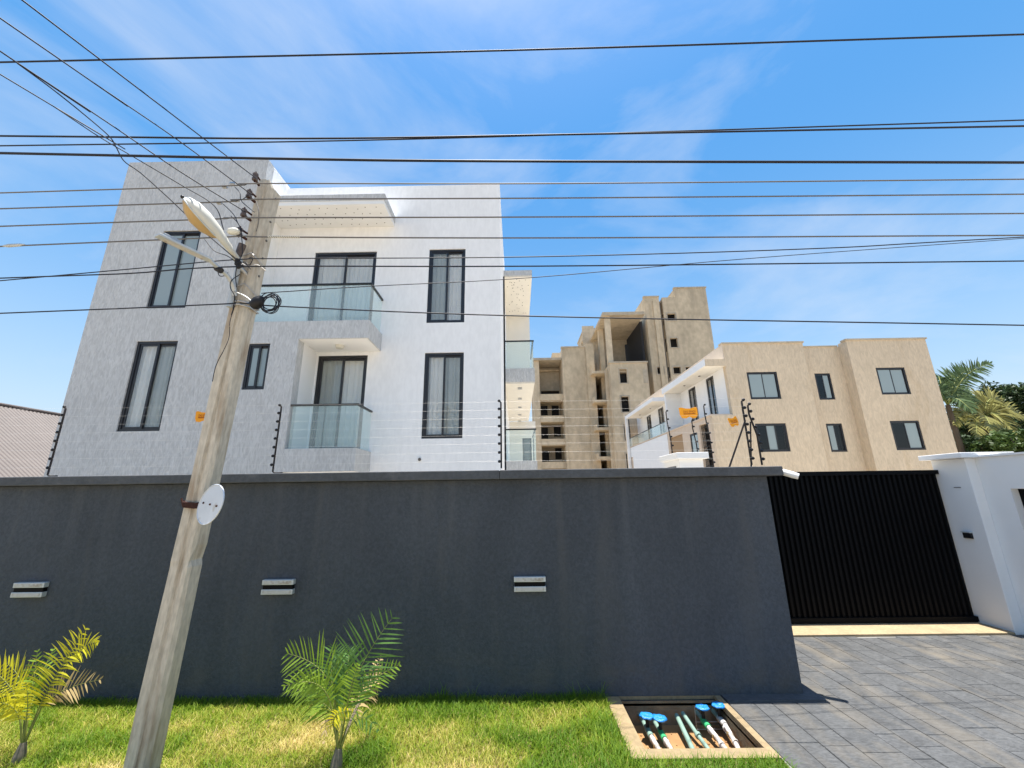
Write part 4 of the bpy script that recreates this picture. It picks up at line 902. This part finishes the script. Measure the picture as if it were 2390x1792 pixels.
# CCTV
cv = thing('security_camera', (3.0, 4.9, 2.19), 'white bullet security camera under the coping at the wall end', 'security camera')
b = MB(); c0 = Vector((2.96, 4.8, 2.205)); c1 = Vector((3.13, 4.70, 2.13)); b.tube([c0, c0.lerp(c1, .1), c0.lerp(c1, .75), c1], [.022, .036, .038, .034], 10); b.build('body', 'cctv', cv)
b = MB(); b.tube([(2.955, 4.85, 2.19), (2.99, 4.82, 2.195)], .026, 10); b.build('mount', 'cctv', cv); MB().tube([c1, c1+(c1-c0).normalized()*.004], .026, 10).build('lens', 'rubber', cv)

# ================================================================ VALVE PIT
vp_ = thing('valve_pit', (1.45, 4.28, 0), 'open water valve pit with sandy cement rim beside the paving', 'pit')
b = MB(lambda u, d, v: (u, v, .016-d)); b.panel(.845, 1.985, 3.775, 4.764, [(PIT[0], PIT[1], PIT[2], 4.763)], .03); b.build('rim', 'kerb', vp_, bevel=.006)
x0, x1, y0, y1 = PIT
b = MB(); z0, z1 = -.215, -.012
b.add([(x0, y0, z0), (x1, y0, z0), (x1, y1, z0), (x0, y1, z0), (x0, y0, z1), (x1, y0, z1), (x1, y1, z1), (x0, y1, z1)], [(0, 1, 5, 4), (1, 2, 6, 5), (2, 3, 7, 6), (3, 0, 4, 7)]); b.build('pit_wall', 'pitwall', vp_)
bx('pit_floor', 'pitfloor', vp_, x0, x1, y0, y1, -.25, -.217)
b = MB()
for k in range(60): b.ball((random.uniform(x0+.03, x1-.03), random.uniform(y0+.05, y1-.03), -.214), random.uniform(.006, .02), 6, 4, (1, 1, .6))
b.build('rubble', 'pitfloor', vp_, kind='stuff')
def valve(x, y, zw, m1, label, rw=.064, dx=.03):
    r = thing('water_valve', (x, y, -.27), label, 'valve', 'blue-topped valves in the pit')
    b = MB(); b.tube([(x, y, zw-.09), (x, y, zw-.01)], .016, 8); b.build('stem', 'rubber', r)
    b = MB(); nn = 14; vs = []; 
    ring = [(0.0, .004), (.5, .012), (.85, .010), (1.0, .0), (.8, -.009), (0, -.012)]; fs = []
    for (f_, hz) in ring:
        for k in range(nn):
            a = 6.2832*k/nn; rr = rw*f_*(1+.13*(k % 2)*f_)*(1+.06*math.sin(k*2.7+x*40)); vs.append((x+rr*math.cos(a), y+rr*math.sin(a)*1.0, zw+hz+random.uniform(-.004, .004)))
    for i in range(len(ring)-1):
        for k in range(nn): fs.append((i*nn+k, i*nn+(k+1) % nn, (i+1)*nn+(k+1) % nn, (i+1)*nn+k))
    b.add(vs, fs, True); b.build('wrapped_handle', 'blue', r)
    zp_ = zw-.11
    b = MB(); b.tube([(x, y+.02, zp_), (x, y-.10, zp_-.005)], [.027, .027], 10); b.build('valve_body', m1, r)
    b = MB(); b.tube([(x, y-.10, zp_-.005), (x+dx*.4, y-.20, zp_-.02), (x+dx, y-.34, zp_-.05), (x+dx, y-.37, zp_-.07), (x+dx, y-.37, -.214)], .021, 9); b.build('pipe', 'pvc_white', r)
    for f_ in (.12, .2, .30): b = MB(); b.tube([(x+dx*f_*2.2, y-f_-.012, zp_-.01-f_*.1), (x+dx*f_*2.2, y-f_+.012, zp_-.01-f_*.1)], .028, 9); b.build('union', 'brass' if f_ == .2 else 'pvc_white', r)
    b = MB(); b.tube([(x, y+.02, zp_), (x, y1+.0, zp_)], .02, 8); b.build('inlet', 'pvc_teal', r)
valve(1.165, 4.47, -.02, 'pvc_teal', 'water valve with blue wrapped top, leftmost in the pit'); valve(1.275, 4.44, -.025, 'pvc_green', 'water valve with blue wrapped top touching the leftmost one')
valve(1.725, 4.57, -.0, 'pvc_green', 'blue-topped water valve on a bright green body, third from left', .062); valve(1.885, 4.585, .01, 'pvc_white', 'blue-topped water valve on a white pipe, rightmost in the pit', .06, -.02)
MB().tube([(1.50, 4.65, -.10), (1.465, 4.2, -.15), (1.45, 3.91, -.185)], .022, 9).build('water_pipe', 'pvc_teal', None, label='straight pale teal water pipe in the middle of the pit', cat='pipe', group='loose pipes in the pit')
r = MB(); r.tube([(1.56, 4.65, -.08), (1.585, 4.42, -.13), (1.615, 4.24, -.17), (1.635, 4.15, -.19), (1.635, 4.15, -.214)], .019, 9); r.tube([(1.588, 4.40, -.133), (1.592, 4.375, -.138)], .029, 9)
r.build('water_pipe', 'pvc_teal', None, label='pale teal water pipe with elbow, beside the straight pipe', cat='pipe', group='loose pipes in the pit')
bx('wire_bracket', 'steel', vp_, 1.66, 1.665, 4.60, 4.606, -.26, .0); b = MB(); b.tube([(1.66, 4.62, -.14), (1.93, 4.62, -.14)], .004, 5); b.tube([(1.66, 4.60, -.19), (1.93, 4.60, -.19)], .004, 5); b.build('tie_bar', 'steel', vp_)

# ================================================================ PALMS AND TREES
def frond(name, m, parent, pts, nl=30, ll=.22, wd=.0066, face=(0, -1, .15), droop=.35, start=.3, rachis=.006, spread=1.0, rm='petiole', lk=1.0):
    C = bez(pts, 26); b = MB(); b.tube(C, [rachis*(1.25-1.1*i/26) for i in range(27)], 5)
    o = b.build(name, rm, parent)
    b = MB(); F = Vector(face).normalized()
    for i in range(nl):
        t = start+(1-start)*i/(nl-1); k = min(25.999, t*26); i0 = int(k); p = C[i0].lerp(C[i0+1], k-i0); tg = (C[i0+1]-C[i0]).normalized()
        sd_ = tg.cross(F).normalized(); up_ = sd_.cross(tg)
        L_ = ll*lk*(math.sin(math.pi*(.16+.80*(t-start)/(1-start)))**.7)*random.uniform(.85, 1.1)
        for s_ in (-1, 1):
            f_ = random.uniform(.5, .75)+.9*max(0, (t-.75)); d = (sd_*s_*spread+tg*f_+up_*random.uniform(.1, .5)).normalized()
            w_ = d.cross(F); w_ = (w_.normalized() if w_.length > .1 else tg)*wd*random.uniform(.8, 1.2); w_ = (w_+F*random.uniform(-.5, .5)*wd)
            q = []; pp = p.copy(); dd = d.copy()
            for j, ws in enumerate((.6, 1, .75, .08)):
                q.append(pp+w_*ws); q.append(pp-w_*ws); dd = (dd+Vector((0, 0, -droop*random.uniform(.5, 1.4)*.5))).normalized(); pp = pp+dd*(L_/3)
            b.add(q, [(0, 1, 3, 2), (2, 3, 5, 4), (4, 5, 7, 6)], True)
    b.build('leaflets', m, o); return o
def palm_px(root, base, Y, fr):
    for (mid, tip, dy, m, kw) in fr:
        B = aty(*base, Y); Mi = aty(*mid, Y+dy*.5); T_ = aty(*tip, Y+dy); rm = kw.pop('rm', 'petiole')
        kw['lk'] = 1.02; kw['nl'] = int(kw['nl']*.66)
        frond('frond', m, root, [B, B.lerp(Mi, .55)+Vector((0, 0, .06)), Mi*1.0+(Mi-(B+T_)/2)*.8, T_], rm=rm, **kw)
zb = lambda x, y: (550+x/4.232, 1400+y/4.232)
za = lambda x, y: (x/4.232, 1400+y/4.232)
YPB = 3.66; pB = thing('young_palm', atz(790, 1806, 0), 'young green palm in the lawn in front of the charcoal wall', 'palm')
c = aty(*zb(1000, 1500), YPB); b = MB(); b.tube([(c.x, YPB, -.02), (c.x+.004, YPB, .07), (c.x+.012, YPB, .16)], [.05, .042, .024], 9); b.build('stem', 'bark', pB)
bs = zb(1015, 1530)
palm_px(pB, bs, YPB, [
    (zb(1180, 800), zb(1545, 180), .10, 'frond_g', dict(nl=34, ll=.34, droop=.06, start=.34)),
    (zb(930, 820), zb(520, 530), .05, 'frond_l', dict(nl=32, ll=.27, droop=.15, start=.42)),
    (zb(880, 900), zb(490, 850), -.1, 'frond_l', dict(nl=28, ll=.15, droop=.3, start=.45)),
    (zb(960, 1130), zb(600, 880), .1, 'frond_l', dict(nl=26, ll=.20, droop=.2, start=.55)),
    (zb(1120, 950), zb(1210, 640), -.15, 'frond_l', dict(nl=26, ll=.10, droop=.1, start=.3)),
    (zb(1230, 950), zb(1610, 640), .2, 'frond_l', dict(nl=26, ll=.13, droop=.1, start=.5)),
    (zb(950, 900), zb(960, 480), .25, 'frond_g', dict(nl=30, ll=.26, droop=.15, start=.35)),
    (zb(1090, 850), zb(1120, 520), .3, 'frond_g', dict(nl=26, ll=.24, droop=.12, start=.4)),
    (zb(960, 1200), zb(1150, 1090), -.25, 'frond_y', dict(nl=18, ll=.09, droop=.6, start=.45)),
    (zb(1230, 1000), zb(1420, 830), .5, 'frond_d', dict(nl=24, ll=.14, droop=.8, start=.4, rm='bark')),
    (zb(1250, 980), zb(1440, 560), .5, 'frond_d', dict(nl=22, ll=.08, droop=.5, start=.6, rm='bark')),
    (zb(1200, 1180), zb(1400, 1280), -.1, 'frond_g', dict(nl=10, ll=.10, droop=.5, start=.5)),
    (zb(930, 1180), zb(870, 1400), -.1, 'frond_d', dict(nl=10, ll=.07, droop=.6, start=.5, rm='bark'))])
YPA = 3.80; pA = thing('young_palm', atz(48, 1783, 0), 'yellowish young palm at the left edge of the lawn', 'palm')
c = aty(*za(210, 1500), YPA); b = MB(); b.tube([(c.x-.012, YPA, -.02), (c.x-.004, YPA, .06), (c.x+.0, YPA, .14)], [.045, .038, .02], 9); b.build('stem', 'bark', pA)
bs = za(215, 1480)
palm_px(pA, bs, YPA, [
    (za(470, 900), za(840, 290), .05, 'frond_y', dict(nl=34, ll=.21, droop=.35, start=.42)),
    (za(640, 640), za(960, 420), .1, 'frond_y', dict(nl=24, ll=.13, droop=.6, start=.6)),
    (za(470, 1000), za(980, 790), .2, 'frond_d', dict(nl=26, ll=.16, droop=.15, start=.55)),
    (za(300, 1000), za(370, 510), .1, 'frond_l', dict(nl=26, ll=.13, droop=.2, start=.45)),
    (za(140, 950), za(-160, 640), .0, 'frond_y', dict(nl=32, ll=.25, droop=.2, start=.35)),
    (za(150, 1100), za(-150, 1010), -.1, 'frond_y', dict(nl=26, ll=.14, droop=.4, start=.4)),
    (za(330, 950), za(520, 500), .3, 'frond_l', dict(nl=26, ll=.14, droop=.3, start=.45)),
    (za(230, 900), za(60, 620), .25, 'frond_y', dict(nl=26, ll=.2, droop=.25, start=.4)),
    (za(270, 1050), za(250, 820), -.1, 'frond_y', dict(nl=22, ll=.14, droop=.4, start=.35))])
# palms behind the tan block
def far_palm(base, crown, Y, fronds, label, m, ll=1.3, wd=.05):
    B = aty(*base, Y); Cn = aty(*crown, Y); r = thing('tall_palm', (Cn.x, Y, 0), label, 'palm', 'palms beyond the tan block')
    b = MB(); b.tube([(Cn.x, Y, -.2), (Cn.x+.05, Y, Cn.z*.5), (Cn.x, Y, Cn.z)], [.22, .17, .13], 9); b.build('trunk', 'trunk', r)
    for (tx, ty, dy, bow) in fronds:
        T_ = aty(tx, ty, Y+dy); mid = (Cn+T_)/2+Vector((0, 0, bow)); frond('frond', m, r, [Cn, Cn.lerp(mid, .7)+Vector((0, 0, bow*.4)), mid+Vector((0, 0, bow*.5)), T_], nl=42, ll=ll, wd=wd, droop=.55, start=.12, rachis=.05, face=(0, -1, .5))
far_palm((2215, 1100), (2212, 945), 26, [(2312, 848, -.6, .6), (2275, 862, 1, .7), (2240, 880, 2.5, .9), (2190, 880, 1, .8), (2270, 960, -1.5, .6), (2180, 930, 0, .8), (2300, 940, 2, .7)], 'tall green palm rising behind the right end of the tan block', 'frond_far', 1.0)
far_palm((2300, 1100), (2295, 980), 27, [(2370, 1010, -1, .8), (2230, 990, -1.2, .8), (2255, 950, 1, .9), (2345, 945, .5, .9), (2300, 930, 2, .9), (2280, 1020, -2, .6), (2325, 1020, -2, .7), (2395, 975, 1, .8)], 'yellowish bushy palm above the white gate pillar', 'frond_far_y', 1.1)
def tree(name, x, y, zc, rx, rz, m, label, n=4200, ls=.16, group='trees beyond the gate', base=0.0):
    r = thing(name, (x, y, base), label, 'tree', group)
    b = MB(); b.tube([(x, y, -.1), (x+.1, y, zc*.4), (x, y, zc*.8)], [.22, .17, .09], 8)
    for k in range(6):
        a = k*1.05; b.tube([(x, y, zc*.45+.1*k), (x+math.cos(a)*rx*.4, y+math.sin(a)*rx*.4, zc*.8), (x+math.cos(a)*rx*.7, y+math.sin(a)*rx*.7, zc+rz*.3)], [.08, .05, .02], 6)
    b.build('trunk', 'trunk', r)
    b = MB(); cl = [(Vector((random.gauss(0, .5), random.gauss(0, .5), random.gauss(0, .5))), random.uniform(.22, .42)) for k in range(26)]
    for i in range(n):
        c, cr = random.choice(cl)
        v = Vector((random.gauss(0, 1), random.gauss(0, 1), random.gauss(0, 1))).normalized()*cr*random.random()**.4
        q = c+v
        if q.length > 1.15: q = q.normalized()*random.uniform(.8, 1.15)
        p = Vector((x+q.x*rx, y+q.y*rx, zc+q.z*rz)); a = Vector((random.gauss(0, 1), random.gauss(0, 1), random.gauss(0, .6))).normalized()
        e = a.cross(Vector((random.gauss(0, 1), random.gauss(0, 1), random.gauss(0, 1)))).normalized(); s_ = ls*random.uniform(.6, 1.3)
        b.add([p-a*s_, p+e*s_*.45, p+a*s_, p-e*s_*.45], [(0, 1, 2, 3)])
    b.build('crown', m, r)
def tree_px(px, py, Y, rx, rz, m, label, n, ls, name='broadleaf_tree', **k): c = aty(px, py, Y); tree(name, c.x, Y, c.z, rx, rz, m, label, n, ls, **k)
tree_px(2335, 968, 34, 2.3, 2.6, 'leaf_d', 'dark round-topped tree behind the yellowish palm', 7000, .17)
tree_px(2392, 990, 33, 1.8, 3.0, 'leaf_d', 'dark pointed tree at the right edge of the picture', 6000, .16)
tree_px(2270, 1045, 29, 1.9, 1.4, 'leaf_d', 'dark shrub at the foot of the tall palm', 4500, .15, 'shrub')
tree_px(2340, 1055, 25, 1.7, 1.0, 'leaf_m', 'mid green shrub just above the white side wall', 4500, .15, 'shrub')
tree_px(2420, 1040, 24, 2.0, 1.6, 'leaf_m', 'leafy green shrub at the right edge above the white wall', 5000, .16, 'shrub')
tree_px(2270, 990, 31, 1.9, 1.5, 'leaf_d', 'dark tree filling the gap between the two tall palms', 4500, .16)
